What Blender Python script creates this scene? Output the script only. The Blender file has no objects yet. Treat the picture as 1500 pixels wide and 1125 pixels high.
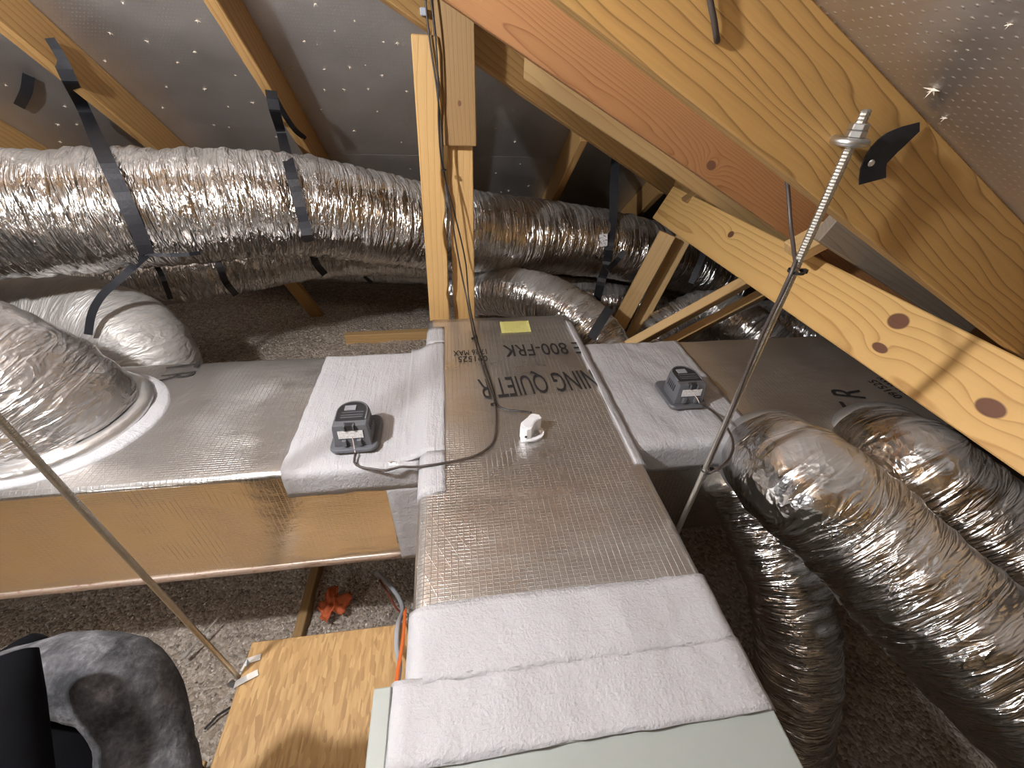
import bpy, bmesh, math, random
from mathutils import Vector, Matrix, noise
random.seed(7)
C = bpy.context.scene.collection
S = bpy.context.scene
EYE = Vector((0, 0, 1.9)); F = 612.0

def nrm(v): return Vector(v).normalized()
def camdir(x, y): return nrm((x-750.0, -(y-562.5), -F))
_Y = camdir(648, 105); _Z = -camdir(718, 1390); _Z = (_Z-_Y*_Z.dot(_Y)).normalized(); _X = _Y.cross(_Z)
R3 = Matrix((_X, _Y, _Z))                       # camera frame -> world

# ---------------------------------------------------------------- camera, world, exposure
cd = bpy.data.cameras.new('camera'); cam = bpy.data.objects.new('camera', cd); C.objects.link(cam)
cam.matrix_world = Matrix.Translation(EYE) @ R3.to_4x4()
cd.sensor_fit = 'HORIZONTAL'; cd.sensor_width = 36.0; cd.lens = 36.0*F/1500.0; cd.clip_start = 0.02
S.camera = cam
w = bpy.data.worlds.new('world'); S.world = w; w.use_nodes = True
w.node_tree.nodes['Background'].inputs[0].default_value = (0.02, 0.022, 0.025, 1)
S.view_settings.view_transform = 'Standard'; S.view_settings.look = 'None'
S.view_settings.gamma = 1.0; S.view_settings.use_curve_mapping = False
S.view_settings.exposure = 0.05
LAMP_POS = Vector((-0.93, 0.30, 2.31)); LAMP_STRENGTH = 2450.0; LAMP_COL = (0.97, 0.975, 1.0)
FILL_POS = Vector((-2.0, -0.95, 1.72)); FILL_STRENGTH = 520.0  # unseen fill bulb, added to lift the dark areas

# ---------------------------------------------------------------- pixel -> place
def ray(x, y): return R3 @ camdir(x, y)
def PP(x, y, n, d):
    r = ray(x, y); n = Vector(n); return EYE + r*(d/n.dot(r))          # plane n.(p-eye)=d
def PZ(x, y, z): return PP(x, y, (0, 0, 1), z-EYE.z)
def PY(x, y, Y): return PP(x, y, (0, 1, 0), Y)
def PD(x, y, d):
    r = camdir(x, y); return EYE + R3 @ (r*(d/-r.z))

# ---------------------------------------------------------------- materials
MATS = {}
class NT:
    def __init__(s, name):
        s.m = bpy.data.materials.new(name); s.m.use_nodes = True; s.t = s.m.node_tree
        s.b = s.t.nodes['Principled BSDF']
    def n(s, typ, ins=None, **kw):
        nd = s.t.nodes.new(typ)
        for k, v in kw.items(): setattr(nd, k, v)
        for k, v in (ins or {}).items(): s.set(nd.inputs[k], v)
        return nd
    def set(s, sock, v):
        if hasattr(v, 'outputs'): v = v.outputs[0]
        if hasattr(v, 'is_output'): s.t.links.new(v, sock)
        else: sock.default_value = v
    def math(s, op, a, b=0.0, c=0.0, clamp=False):
        nd = s.t.nodes.new('ShaderNodeMath'); nd.operation = op; nd.use_clamp = clamp
        s.set(nd.inputs[0], a); s.set(nd.inputs[1], b); s.set(nd.inputs[2], c); return nd
    def mix(s, f, a, b):
        nd = s.t.nodes.new('ShaderNodeMix'); nd.data_type = 'RGBA'
        s.set(nd.inputs[0], f); s.set(nd.inputs[6], a); s.set(nd.inputs[7], b); return nd.outputs[2]
    def ramp(s, f, stops):
        nd = s.t.nodes.new('ShaderNodeValToRGB'); s.set(nd.inputs[0], f); e = nd.color_ramp.elements
        while len(e) < len(stops): e.new(0.5)
        for i, (p, c) in enumerate(stops): e[i].position = p; e[i].color = c if len(c) == 4 else (*c, 1)
        return nd
    def coord(s, kind='Object'): return s.t.nodes.new('ShaderNodeTexCoord').outputs[kind]
    def mapping(s, vec, loc=(0, 0, 0), rot=(0, 0, 0), sc=(1, 1, 1)):
        return s.n('ShaderNodeMapping', {'Vector': vec, 'Location': loc, 'Rotation': rot, 'Scale': sc})
    def noise(s, vec, scale, detail=4, rough=0.55, dist=0.0):
        return s.n('ShaderNodeTexNoise', {'Vector': vec, 'Scale': scale, 'Detail': detail, 'Roughness': rough, 'Distortion': dist})
    def bump(s, h, strength=0.5, dist=0.01, normal=None):
        nd = s.n('ShaderNodeBump', {'Height': h, 'Strength': strength, 'Distance': dist})
        if normal: s.set(nd.inputs['Normal'], normal)
        return nd
    def out(s, **kw):
        for k, v in kw.items(): s.set(s.b.inputs[k.replace('_', ' ')], v)
        return s.m

def plain(name, col, rough=0.5, metal=0.0, var=0.0, scale=40, bump=0.0):
    if name in MATS: return MATS[name]
    t = NT(name); c = (*col, 1)
    if var or bump:
        nz = t.noise(t.coord(), scale, 5)
        if var:
            c = t.mix(nz, tuple(x*(1-var) for x in col)+(1,), tuple(min(1, x*(1+var)) for x in col)+(1,))
        if bump: t.out(Normal=t.bump(nz, bump, 0.004))
    t.out(Base_Color=c, Roughness=rough, Metallic=metal); MATS[name] = t.m; return t.m

def wood(name, pale, dark, ring=45.0, wob_amp=0.045, tilt=(0.0, 0.02, 0.012), off=(0, 0.06, 0.03), seed=0.0, contrast=1.0, rough=0.62, knots=(), fuzz=0.3, stain=0.0):
    """sawn softwood: growth rings about a slightly tilted pith running along local X"""
    if name in MATS: return MATS[name]
    t = NT(name); co = t.coord()
    sep = t.n('ShaderNodeSeparateXYZ', {0: co}); x, y, z = sep.outputs
    st = t.mapping(co, loc=(seed, seed*1.7, seed*.6), sc=(0.9, 5.0, 5.0))
    wob = t.noise(st, 1.6, 3, 0.5)
    wv = t.math('MULTIPLY', t.math('SUBTRACT', wob, 0.5), wob_amp)
    yy = t.math('ADD', t.math('ADD', y, off[1]), t.math('MULTIPLY', x, tilt[1]))
    zz = t.math('ADD', t.math('ADD', z, off[2]), t.math('MULTIPLY', x, tilt[2]))
    kmask = None
    for (kx, ky, kr, el) in knots:
        dx = t.math('DIVIDE', t.math('SUBTRACT', x, kx), kr*el); dy = t.math('DIVIDE', t.math('SUBTRACT', y, ky), kr)
        d2 = t.math('ADD', t.math('MULTIPLY', dx, dx), t.math('MULTIPLY', dy, dy))
        bend = t.math('DIVIDE', 0.035, t.math('ADD', 1.0, t.math('MULTIPLY', d2, 0.30)))
        zz = t.math('ADD', zz, bend)
        k = t.math('SUBTRACT', 1.0, t.math('MULTIPLY', t.math('SUBTRACT', d2, 0.75), 3.0), clamp=True)
        kmask = k if kmask is None else t.math('MAXIMUM', kmask, k)
    r = t.math('SQRT', t.math('ADD', t.math('MULTIPLY', yy, yy), t.math('MULTIPLY', zz, zz)))
    r = t.math('ADD', r, wv)
    ph = t.math('FRACT', t.math('MULTIPLY', r, ring))
    late = t.ramp(ph, [(0.0, (0, 0, 0)), (0.5, (.10, .10, .10)), (0.82, (.42, .42, .42)), (0.93, (1, 1, 1)), (1.0, (0, 0, 0))])
    fib = t.noise(t.mapping(co, sc=(6, 260, 260)), 1.0, 3, 0.6)
    f = t.math('MULTIPLY', late, contrast*0.85)
    f = t.math('ADD', f, t.math('MULTIPLY', t.math('SUBTRACT', fib, 0.5), fuzz), clamp=True)
    col = t.mix(f, (*pale, 1), (*dark, 1))
    big = t.noise(t.mapping(co, loc=(seed, 0, 0), sc=(1, 3, 3)), 2.2, 3)
    col = t.mix(t.math('MULTIPLY', big, 0.35+stain), col, tuple(p*.62 for p in pale)+(1,))
    if kmask is not None: col = t.mix(kmask, col, (0.16, 0.068, 0.035, 1))
    t.out(Base_Color=col, Roughness=rough, Normal=t.bump(t.math('ADD', fib, late), 0.25, 0.002))
    MATS[name] = t.m; return t.m

def lines(t, u, step, width):
    p = t.math('PINGPONG', t.math('DIVIDE', u, step), 0.5)
    return t.math('SUBTRACT', 1.0, t.math('DIVIDE', p, width), clamp=True)

def frk(name, rough=0.24, tint=(0.80, 0.775, 0.75), ax='xy', waves=0.55, scrim=0.5, dust=0.12):
    """foil duct board facing with a reinforcing thread grid showing through"""
    if name in MATS: return MATS[name]
    t = NT(name); co = t.coord(); sx, sy, sz = t.n('ShaderNodeSeparateXYZ', {0: co}).outputs
    u = {'x': sx, 'y': sy, 'z': sz}[ax[0]]; v = {'x': sx, 'y': sy, 'z': sz}[ax[1]]
    g = t.math('MAXIMUM', lines(t, u, 0.0135, 0.060), t.math('MULTIPLY', lines(t, v, 0.0078, 0.10), 0.7))
    dg = lines(t, t.math('ADD', t.math('MULTIPLY', u, 0.92), t.math('MULTIPLY', v, 0.5)), 0.026, 0.05)
    g = t.math('MAXIMUM', g, t.math('MULTIPLY', dg, 0.25))
    pat = t.noise(co, 5.0, 3); amt = t.math('MULTIPLY', t.ramp(pat, [(0.32, (.15, .15, .15)), (0.62, (1, 1, 1))]), g)
    wav = t.noise(t.mapping(co, sc=(6, 14, 14)), 1.0, 4, 0.5)
    mic = t.noise(co, 160, 3)
    h = t.math('ADD', t.math('MULTIPLY', amt, scrim*0.0040), t.math('ADD', t.math('MULTIPLY', wav, waves*0.010), t.math('MULTIPLY', mic, 0.00035)))
    nm = t.n('ShaderNodeBump', {'Height': h, 'Strength': 0.8, 'Distance': 1.0})
    sm = t.noise(co, 2.3, 5, 0.65)
    ro = t.math('ADD', rough, t.math('MULTIPLY', t.math('SUBTRACT', sm, 0.5), 0.28))
    col = t.mix(sm, tuple(c*.86 for c in tint)+(1,), (*tint, 1))
    t.out(Base_Color=col, Roughness=ro, Metallic=t.math('SUBTRACT', 1.0, t.math('ADD', t.math('MULTIPLY', amt, scrim*0.7), t.math('MULTIPLY', sm, dust)), clamp=True), Normal=nm)
    MATS[name] = t.m; return t.m

def flexfoil(name, tint=(0.68, 0.665, 0.65), rough=0.18, dust=1.0, crease=1.0, film=0.0):
    """thin crumpled foil sleeve; u runs round, v along the duct, in metres; dust lies on upward faces"""
    if name in MATS: return MATS[name]
    t = NT(name); uv = t.coord('UV'); co = t.coord()
    a = t.n('ShaderNodeTexNoise', {'Vector': t.mapping(uv, rot=(0, 0, 0.12), sc=(5, 44, 1)), 'Scale': 1.0, 'Detail': 3.0, 'Roughness': 0.5, 'Distortion': 0.8})
    b = t.n('ShaderNodeTexNoise', {'Vector': t.mapping(uv, rot=(0, 0, -0.35), sc=(9, 34, 1)), 'Scale': 1.0, 'Detail': 2.0, 'Roughness': 0.5, 'Distortion': 1.4})
    c = t.noise(co, 26, 4, 0.6, 0.8)
    ra = t.math('ABSOLUTE', t.math('SUBTRACT', a, 0.5)); rb = t.math('ABSOLUTE', t.math('SUBTRACT', b, 0.5))
    h = t.math('ADD', t.math('MULTIPLY', ra, -0.021*crease), t.math('ADD', t.math('MULTIPLY', rb, -0.014*crease), t.math('MULTIPLY', c, 0.0022)))
    nm = t.n('ShaderNodeBump', {'Height': h, 'Strength': 0.9, 'Distance': 1.0})
    geo = t.n('ShaderNodeNewGeometry'); nz = t.n('ShaderNodeSeparateXYZ', {0: geo.outputs['Normal']}).outputs[2]
    dn = t.noise(co, 7, 4)
    up = t.math('MULTIPLY', t.math('ADD', t.math('SUBTRACT', nz, 0.62), t.math('MULTIPLY', t.math('SUBTRACT', dn, 0.5), 0.9)), 1.5, clamp=True)
    up = t.math('MAXIMUM', t.math('MULTIPLY', up, 0.72*dust, clamp=True), t.math('MULTIPLY', t.math('ADD', dn, .35), film))
    col = t.mix(up, (*tint, 1), (0.40, 0.365, 0.33, 1))
    t.out(Base_Color=col, Metallic=t.math('SUBTRACT', 1.0, up), Roughness=t.math('ADD', rough, t.math('MULTIPLY', up, 0.45)), Normal=nm)
    MATS[name] = t.m; return t.m

def mastic(name='mastic', col=(0.475, 0.47, 0.485), ax='x'):
    if name in MATS: return MATS[name]
    t = NT(name); co = t.coord()
    sc = {'x': (5, 70, 70), 'y': (70, 5, 70), 'n': (40, 40, 40), 'f': (4, 40, 40)}[ax]
    st = t.noise(t.mapping(co, sc=sc), 1.0, 4, 0.6, 0.6)
    peb = t.noise(co, 210, 3, 0.6); lump = t.noise(co, 13, 4, 0.6)
    h = t.math('ADD', t.math('MULTIPLY', st, 0.0030 if ax == 'f' else 0.0045), t.math('ADD', t.math('MULTIPLY', peb, 0.0022 if ax == 'f' else 0.0016), t.math('MULTIPLY', lump, 0.008)))
    sp = t.noise(co, 85, 2); spk = t.ramp(sp, [(0.73, (0, 0, 0)), (0.76, (1, 1, 1))])
    c = t.mix(t.noise(co, 6, 4), tuple(x*.9 for x in col)+(1,), (*col, 1))
    c = t.mix(t.math('MULTIPLY', spk, 0.4), c, (0.25, 0.2, 0.16, 1))
    t.out(Base_Color=c, Roughness=0.6, Normal=t.n('ShaderNodeBump', {'Height': h, 'Strength': 0.8, 'Distance': 1.0}))
    MATS[name] = t.m; return t.m

def deckfoil(name, tint, dotstep=0.0125, rough=0.36):
    if name in MATS: return MATS[name]
    t = NT(name); co = t.coord()
    v = t.n('ShaderNodeTexVoronoi', {'Vector': t.mapping(co, sc=(1/dotstep, 1/(dotstep*1.25), 0.0)), 'Scale': 1.0, 'Randomness': 0.12}, voronoi_dimensions='2D')
    dot = t.math('SUBTRACT', 1.0, t.math('MULTIPLY', v.outputs['Distance'], 6.0), clamp=True)
    pat = t.noise(co, 9, 4); dot = t.math('MULTIPLY', dot, t.ramp(pat, [(0.35, (.1, .1, .1)), (0.65, (1, 1, 1))]))
    sm = t.noise(t.mapping(co, sc=(1, 1, 1)), 3.2, 5, 0.62)
    h = t.math('ADD', t.math('MULTIPLY', t.noise(co, 11, 3), 0.004), t.math('MULTIPLY', dot, 0.0012))
    col = t.mix(sm, tuple(c*.7 for c in tint)+(1,), (*tint, 1))
    col = t.mix(t.math('MULTIPLY', dot, 0.8), col, (0.85, 0.84, 0.82, 1))
    ro = t.math('ADD', rough-0.12, t.math('MULTIPLY', sm, 0.28))
    t.out(Base_Color=col, Metallic=t.math('SUBTRACT', 0.92, t.math('MULTIPLY', dot, 0.5)), Roughness=ro,
          Normal=t.n('ShaderNodeBump', {'Height': h, 'Strength': 0.8, 'Distance': 1.0}))
    MATS[name] = t.m; return t.m

def insul():
    t = NT('loose_fill'); co = t.coord()
    v = t.n('ShaderNodeTexVoronoi', {'Vector': co, 'Scale': 85.0}); n2 = t.noise(co, 40, 5, 0.7); n3 = t.noise(co, 3.0, 4)
    cell = t.n('ShaderNodeSeparateColor', {0: v.outputs['Color']}).outputs[0]
    c = t.ramp(cell, [(0.0, (0.25, 0.20, 0.155)), (0.5, (0.50, 0.415, 0.33)), (0.85, (0.60, 0.52, 0.44)), (1.0, (0.8, 0.73, 0.65))])
    c = t.mix(t.math('MULTIPLY', n3, 0.6), c.outputs[0], (0.34, 0.28, 0.225, 1))
    h = t.math('ADD', t.math('MULTIPLY', v.outputs['Distance'], -0.008), t.math('MULTIPLY', n2, 0.012))
    return t.out(Base_Color=c, Roughness=0.85, Normal=t.n('ShaderNodeBump', {'Height': h, 'Strength': 1.0, 'Distance': 1.0}))

def osb():
    t = NT('osb_strand'); co = t.coord()
    cols = None
    for i, (rz, s) in enumerate(((0.25, 22.0), (0.9, 26.0), (-0.35, 31.0))):
        m = t.mapping(co, loc=(i*3.1, i*1.7, 0), rot=(0, 0, rz), sc=(5.0, 1.0, 0))
        v = t.n('ShaderNodeTexVoronoi', {'Vector': m, 'Scale': s}, voronoi_dimensions='2D')
        r = t.n('ShaderNodeSeparateColor', {0: v.outputs['Color']}).outputs[0]
        c = t.ramp(r, [(0.0, (0.34, 0.19, 0.066)), (0.5, (0.48, 0.285, 0.105)), (1.0, (0.60, 0.385, 0.16))]).outputs[0]
        cols = c if cols is None else t.mix(t.math('GREATER_THAN', t.noise(m, 2.5, 1), 0.5), cols, c)
    fib = t.noise(t.mapping(co, rot=(0, 0, 0.2), sc=(190, 22, 1)), 1.0, 4, .6)
    cols = t.mix(t.math('MULTIPLY', fib, 0.6), cols, (0.34, 0.185, 0.065, 1))
    return t.out(Base_Color=cols, Roughness=0.6, Normal=t.bump(fib, 0.3, 0.002))

M_MET = plain('galvanised', (0.62, 0.62, 0.61), 0.36, 1.0, 0.12, 60)
M_ROD = plain('rod_zinc', (0.56, 0.54, 0.49), 0.4, 1.0, 0.2, 90)
M_STRAP = plain('strap_black', (0.018, 0.019, 0.024), 0.5, 0.0, 0.3, 120, 0.2)
M_CABLE = plain('cable_brown', (0.055, 0.042, 0.036), 0.45)
M_CABLE2 = plain('cable_black', (0.02, 0.019, 0.019), 0.4)
M_INK = plain('stencil_ink', (0.022, 0.02, 0.02), 0.55)
M_WHITE = plain('white_plastic', (0.80, 0.80, 0.81), 0.35)
M_GREY = plain('grey_plastic', (0.115, 0.118, 0.13), 0.42, 0, 0.1, 30)
M_DARK = plain('dark_plastic', (0.028, 0.028, 0.031), 0.35)
M_CAB = plain('cabinet_paint', (0.335, 0.36, 0.335), 0.42, 0.0, 0.03, 8)
M_INS = insul(); M_OSB = osb()
M_MASX = mastic('mastic_brush_across', ax='y'); M_MASY = mastic('mastic_brush_along', ax='x'); M_MASN = mastic('mastic_rough', ax='n'); M_MASF = mastic('mastic_pebbled', ax='f')

# ---------------------------------------------------------------- mesh helpers
def tag(o, label=None, cat=None, group=None, kind=None):
    for k, v in (('label', label), ('category', cat), ('group', group), ('kind', kind)):
        if v: o[k] = v
    return o
def wpos(o): return o.location.copy() if o.parent is None else wpos(o.parent)+o.location
def link(o, parent=None):
    C.objects.link(o)
    if parent: o.parent = parent
    return o
def empty(name, loc): 
    o = bpy.data.objects.new(name, None); o.location = loc; o.empty_display_size = 0.05; return link(o)
def mesh_obj(name, verts, faces, mat, parent=None, origin=None, smooth=False, uvs=None):
    verts = [Vector(v) for v in verts]
    if origin is None:
        xs = [v.x for v in verts]; ys = [v.y for v in verts]; zs = [v.z for v in verts]
        origin = Vector(((min(xs)+max(xs))/2, (min(ys)+max(ys))/2, min(zs)))
    origin = Vector(origin)
    me = bpy.data.meshes.new(name); me.from_pydata([v-origin for v in verts], [], faces)
    if uvs:
        l = me.uv_layers.new(name='UVMap')
        for p in me.polygons:
            for li in p.loop_indices: l.data[li].uv = uvs[me.loops[li].vertex_index]
    bm = bmesh.new(); bm.from_mesh(me); bmesh.ops.recalc_face_normals(bm, faces=bm.faces); bm.to_mesh(me); bm.free()
    if smooth: me.polygons.foreach_set('use_smooth', [True]*len(me.polygons))
    me.materials.append(mat)
    o = bpy.data.objects.new(name, me)
    o.location = origin-(wpos(parent) if parent else Vector())
    return link(o, parent)

class G:
    """collects shapes that make up one mesh"""
    def __init__(s): s.v = []; s.f = []; s.uv = []
    def add(s, vs, fs, uv=None):
        b = len(s.v); s.v += [Vector(v) for v in vs]; s.f += [tuple(i+b for i in f) for f in fs]
        s.uv += (uv or [(0, 0)]*len(vs)); return s
    def box(s, c, d, rot=None):
        h = Vector(d)/2; vs = []
        for dx in (-1, 1):
            for dy in (-1, 1):
                for dz in (-1, 1):
                    p = Vector((dx*h.x, dy*h.y, dz*h.z)); vs.append(Vector(c)+(rot @ p if rot else p))
        return s.add(vs, [(0, 1, 3, 2), (4, 6, 7, 5), (0, 4, 5, 1), (2, 3, 7, 6), (0, 2, 6, 4), (1, 5, 7, 3)])
    def prism(s, poly, z0, z1, top=1.0, cx=(0, 0)):
        n = len(poly)
        vs = [(x, y, z0) for x, y in poly]+[(cx[0]+(x-cx[0])*top, cx[1]+(y-cx[1])*top, z1) for x, y in poly]
        return s.add(vs, [tuple(range(n))[::-1], tuple(range(n, 2*n))]+[(i, (i+1) % n, n+(i+1) % n, n+i) for i in range(n)])
    def tube(s, pts, r, seg=10, caps=True, disp=None):
        pts = [Vector(p) for p in pts]; n = len(pts); rr = r if isinstance(r, (list, tuple)) else [r]*n
        t0 = (pts[1]-pts[0]).normalized(); up = Vector((0, 0, 1)) if abs(t0.z) < .9 else Vector((0, 1, 0))
        N = (up-t0*up.dot(t0)).normalized(); vs = []; uv = []; L = 0
        for i in range(n):
            t = (pts[min(i+1, n-1)]-pts[max(i-1, 0)]).normalized()
            N = (N-t*N.dot(t)).normalized(); B = t.cross(N)
            if i: L += (pts[i]-pts[i-1]).length
            for k in range(seg):
                a = 2*math.pi*k/seg; d = N*math.cos(a)+B*math.sin(a); q = rr[i]
                if disp: q += disp(L, a, pts[i]+d*q)
                vs.append(pts[i]+d*q); uv.append((rr[i]*abs(((a/math.pi+1) % 2)-1)*math.pi, L))
        fs = [(i*seg+k, i*seg+(k+1) % seg, (i+1)*seg+(k+1) % seg, (i+1)*seg+k) for i in range(n-1) for k in range(seg)]
        if caps: fs += [tuple(range(seg))[::-1], tuple(range((n-1)*seg, n*seg))]
        return s.add(vs, fs, uv)
    def ribbon(s, pts, normals, width, th=0.0016):
        vs = []; n = len(pts)
        for i in range(n):
            p = Vector(pts[i]); t = (Vector(pts[min(i+1, n-1)])-Vector(pts[max(i-1, 0)])).normalized()
            nn = Vector(normals[i]); nn = (nn-t*nn.dot(t)).normalized(); b = t.cross(nn)
            wd = width[i] if isinstance(width, (list, tuple)) else width
            vs += [p-b*wd/2, p+b*wd/2, p+b*wd/2+nn*th, p-b*wd/2+nn*th]
        fs = [(i*4+k, i*4+(k+1) % 4, i*4+4+(k+1) % 4, i*4+4+k) for i in range(n-1) for k in range(4)]
        fs += [(3, 2, 1, 0), tuple((n-1)*4+k for k in range(4))]
        return s.add(vs, fs)
    def lathe(s, prof, seg=24, base=(0, 0, 0), ax=None):
        """prof: (radius, height) ; ax: rotation matrix"""
        vs = []
        for r, h in prof:
            for k in range(seg):
                a = 2*math.pi*k/seg; p = Vector((r*math.cos(a), r*math.sin(a), h)); vs.append(Vector(base)+(ax @ p if ax else p))
        n = len(prof)
        fs = [(i*seg+k, i*seg+(k+1) % seg, (i+1)*seg+(k+1) % seg, (i+1)*seg+k) for i in range(n-1) for k in range(seg)]
        fs += [tuple(range(seg))[::-1], tuple(range((n-1)*seg, n*seg))]
        return s.add(vs, fs)
    def build(s, name, mat, parent=None, smooth=False, origin=None, uv=False):
        return mesh_obj(name, s.v, s.f, mat, parent, origin, smooth, s.uv if uv else None)

def bevelled(o, wdt=0.003, seg=1, angle=0.6):
    bm = bmesh.new(); bm.from_mesh(o.data)
    es = [e for e in bm.edges if len(e.link_faces) == 2 and e.calc_face_angle(0) > angle]
    bmesh.ops.bevel(bm, geom=es, offset=wdt, segments=seg, affect='EDGES', profile=0.5); bm.to_mesh(o.data); bm.free(); return o

def crom(P, step):
    P = [Vector(p) for p in P]; P = [P[0]*2-P[1]]+P+[P[-1]*2-P[-2]]; out = []
    for i in range(1, len(P)-2):
        n = max(2, int((P[i+1]-P[i]).length/step))
        for k in range(n):
            t = k/n; a, b, c, d = P[i-1:i+3]
            out.append(0.5*((2*b)+(c-a)*t+(2*a-5*b+4*c-d)*t*t+(3*b-a-3*c+d)*t**3))
    return out+[P[-2]]

def board(name, p0, p1, width, thick, wdir, mat, parent=None, bev=0.003, endcut=None, wane=0.0):
    """sawn board, long axis local X, wide side local Y; p0,p1 on its centre line"""
    p0, p1 = Vector(p0), Vector(p1); ex = (p1-p0).normalized(); L = (p1-p0).length
    ey = Vector(wdir); ey = (ey-ex*ey.dot(ex)).normalized(); ez = ex.cross(ey)
    bm = bmesh.new(); n = max(2, int(L/0.04)) if wane else 1
    rows = []
    for i in range(n+1):
        x = L*i/n; r = []
        for (sy, sz) in ((-1, -1), (1, -1), (1, 1), (-1, 1)):
            yy = sy*width/2; zz = sz*thick/2
            if wane and sy > 0: yy -= wane*max(0, noise.noise((x*9, sz*3.3, 2.2)))*2.2
            xx = x
            if endcut and i == 0: xx += endcut[0]*sy*width/2
            if endcut and i == n: xx += endcut[1]*sy*width/2
            r.append(bm.verts.new((xx, yy, zz)))
        rows.append(r)
    for i in range(n):
        for k in range(4): bm.faces.new((rows[i][k], rows[i][(k+1) % 4], rows[i+1][(k+1) % 4], rows[i+1][k]))
    bm.faces.new(rows[0][::-1]); bm.faces.new(rows[-1])
    bmesh.ops.recalc_face_normals(bm, faces=bm.faces)
    if bev: bmesh.ops.bevel(bm, geom=[e for e in bm.edges if e.calc_face_angle(0) > 0.6], offset=bev, segments=1, affect='EDGES')
    me = bpy.data.meshes.new(name); bm.to_mesh(me); bm.free(); me.materials.append(mat)
    o = bpy.data.objects.new(name, me); m = Matrix((ex, ey, ez)).transposed().to_4x4(); m.translation = p0
    if parent: m = Matrix.Translation(-wpos(parent)) @ m
    o.matrix_basis = m
    return link(o, parent)

def clip(poly, a, b, c):
    """keep a*x+b*y<=c"""
    out = []
    for i in range(len(poly)):
        p, q = poly[i], poly[(i+1) % len(poly)]; dp = a*p[0]+b*p[1]-c; dq = a*q[0]+b*q[1]-c
        if dp <= 0: out.append(p)
        if dp*dq < 0: t = dp/(dp-dq); out.append((p[0]+(q[0]-p[0])*t, p[1]+(q[1]-p[1])*t))
    return out

def text(name, body, size, loc, mat, parent, rot=None, sx=1.0, bold=0.0, depth=0.0003, spacing=1.0):
    cu = bpy.data.curves.new(name, 'FONT'); cu.body = body; cu.size = size; cu.extrude = depth; cu.offset = bold
    cu.align_x = 'LEFT'; cu.space_character = spacing; cu.resolution_u = 3
    tmp = bpy.data.objects.new(name+'_tmp', cu); C.objects.link(tmp)
    dg = bpy.context.evaluated_depsgraph_get(); me = bpy.data.meshes.new_from_object(tmp.evaluated_get(dg))
    bpy.data.objects.remove(tmp); me.name = name; me.materials.clear(); me.materials.append(mat)
    o = bpy.data.objects.new(name, me)
    m = Matrix.Translation(Vector(loc)-wpos(parent)) @ (rot.to_4x4() if rot else Matrix()) @ Matrix.Diagonal((sx, 1, 1, 1))
    o.matrix_basis = m
    return link(o, parent)

# ================================================================ THE SETTING
SL = 0.487; SA = math.atan(SL); CA, SNA = math.cos(SA), math.sin(SA)
RB = 2.027                                  # underside of right rafters: z = RB - SL*x
RD = RB+0.14/CA                             # underside of right roof deck
BA = math.radians(38); CB, SB = math.cos(BA), math.sin(BA); BD = 1.24     # back deck: SB*Y+CB*(z-1.9)=BD
def bz(Y, d=BD): return 1.9+(d-SB*Y)/CB
HX, HY, HS = 0.134, 1.735, 0.6235           # hip line in plan: (HX+t, HY+HS*t)
RIDGE = -2.2
def hipY(X): return HY+HS*(X-HX)

# floor and loose fill
g = G().box((0.0, 1.0, -0.16), (9.0, 9.0, 0.04)); fl = g.build('floor', plain('ceiling_board', (.45, .43, .4), .8)); tag(fl, kind='structure')
tag(fl, 'plain ceiling board beneath the loose fill', 'floor')
def ground(x, y):
    return 0.43*min(1, max(0, (y-1.4)/.9))**2+0.05*noise.noise((x*1.3, y*1.3, 4.0))+0.018*noise.noise((x*7, y*7, 1.0))+0.008*noise.noise((x*23, y*23, 3.0))
nx, ny = 300, 280; x0, x1, y0, y1 = -3.2, 3.0, -0.6, 3.78; vs = []; fs = []
for j in range(ny+1):
    for i in range(nx+1):
        x = x0+(x1-x0)*i/nx; y = y0+(y1-y0)*j/ny; vs.append((x, y, ground(x, y)))
for j in range(ny):
    for i in range(nx): a = j*(nx+1)+i; fs.append((a, a+1, a+nx+2, a+nx+1))
o = mesh_obj('loose_fill_insulation', vs, fs, M_INS, None, (0, 1.9, 0), True)
tag(o, 'brown grey granular loose fill covering the attic floor', 'insulation', kind='stuff')
chips = []; cf = []
M_CHIP = NT('fill_chip'); _i = M_CHIP.n('ShaderNodeNewGeometry').outputs['Random Per Island']
M_CHIP = M_CHIP.out(Base_Color=M_CHIP.ramp(_i, [(0, (.15, .12, .095)), (.5, (.42, .36, .30)), (1, (.85, .79, .71))]).outputs[0], Roughness=.7)
for k in range(26000):
    if k < 15000: x = random.uniform(-1.9, -.1); y = random.uniform(.15, 1.15)
    else: x = random.uniform(-2.0, .1); y = random.uniform(1.4, 3.6)
    s = random.uniform(.0025, .0075); c = Vector((x, y, ground(x, y)+s*.3)); b = len(chips)
    a = [Vector((random.gauss(0, 1), random.gauss(0, 1), random.gauss(0, .7))).normalized()*s*random.uniform(.6, 1.3) for _ in range(4)]
    chips += [c+q for q in a]; cf += [(b, b+1, b+2), (b, b+2, b+3), (b, b+3, b+1), (b+1, b+3, b+2)]
o = mesh_obj('insulation_granules', chips, cf, M_CHIP, None, (0, 1.0, 0)); tag(o, 'scattered pale and dark granules lying on the loose fill', 'insulation', kind='stuff')

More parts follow.
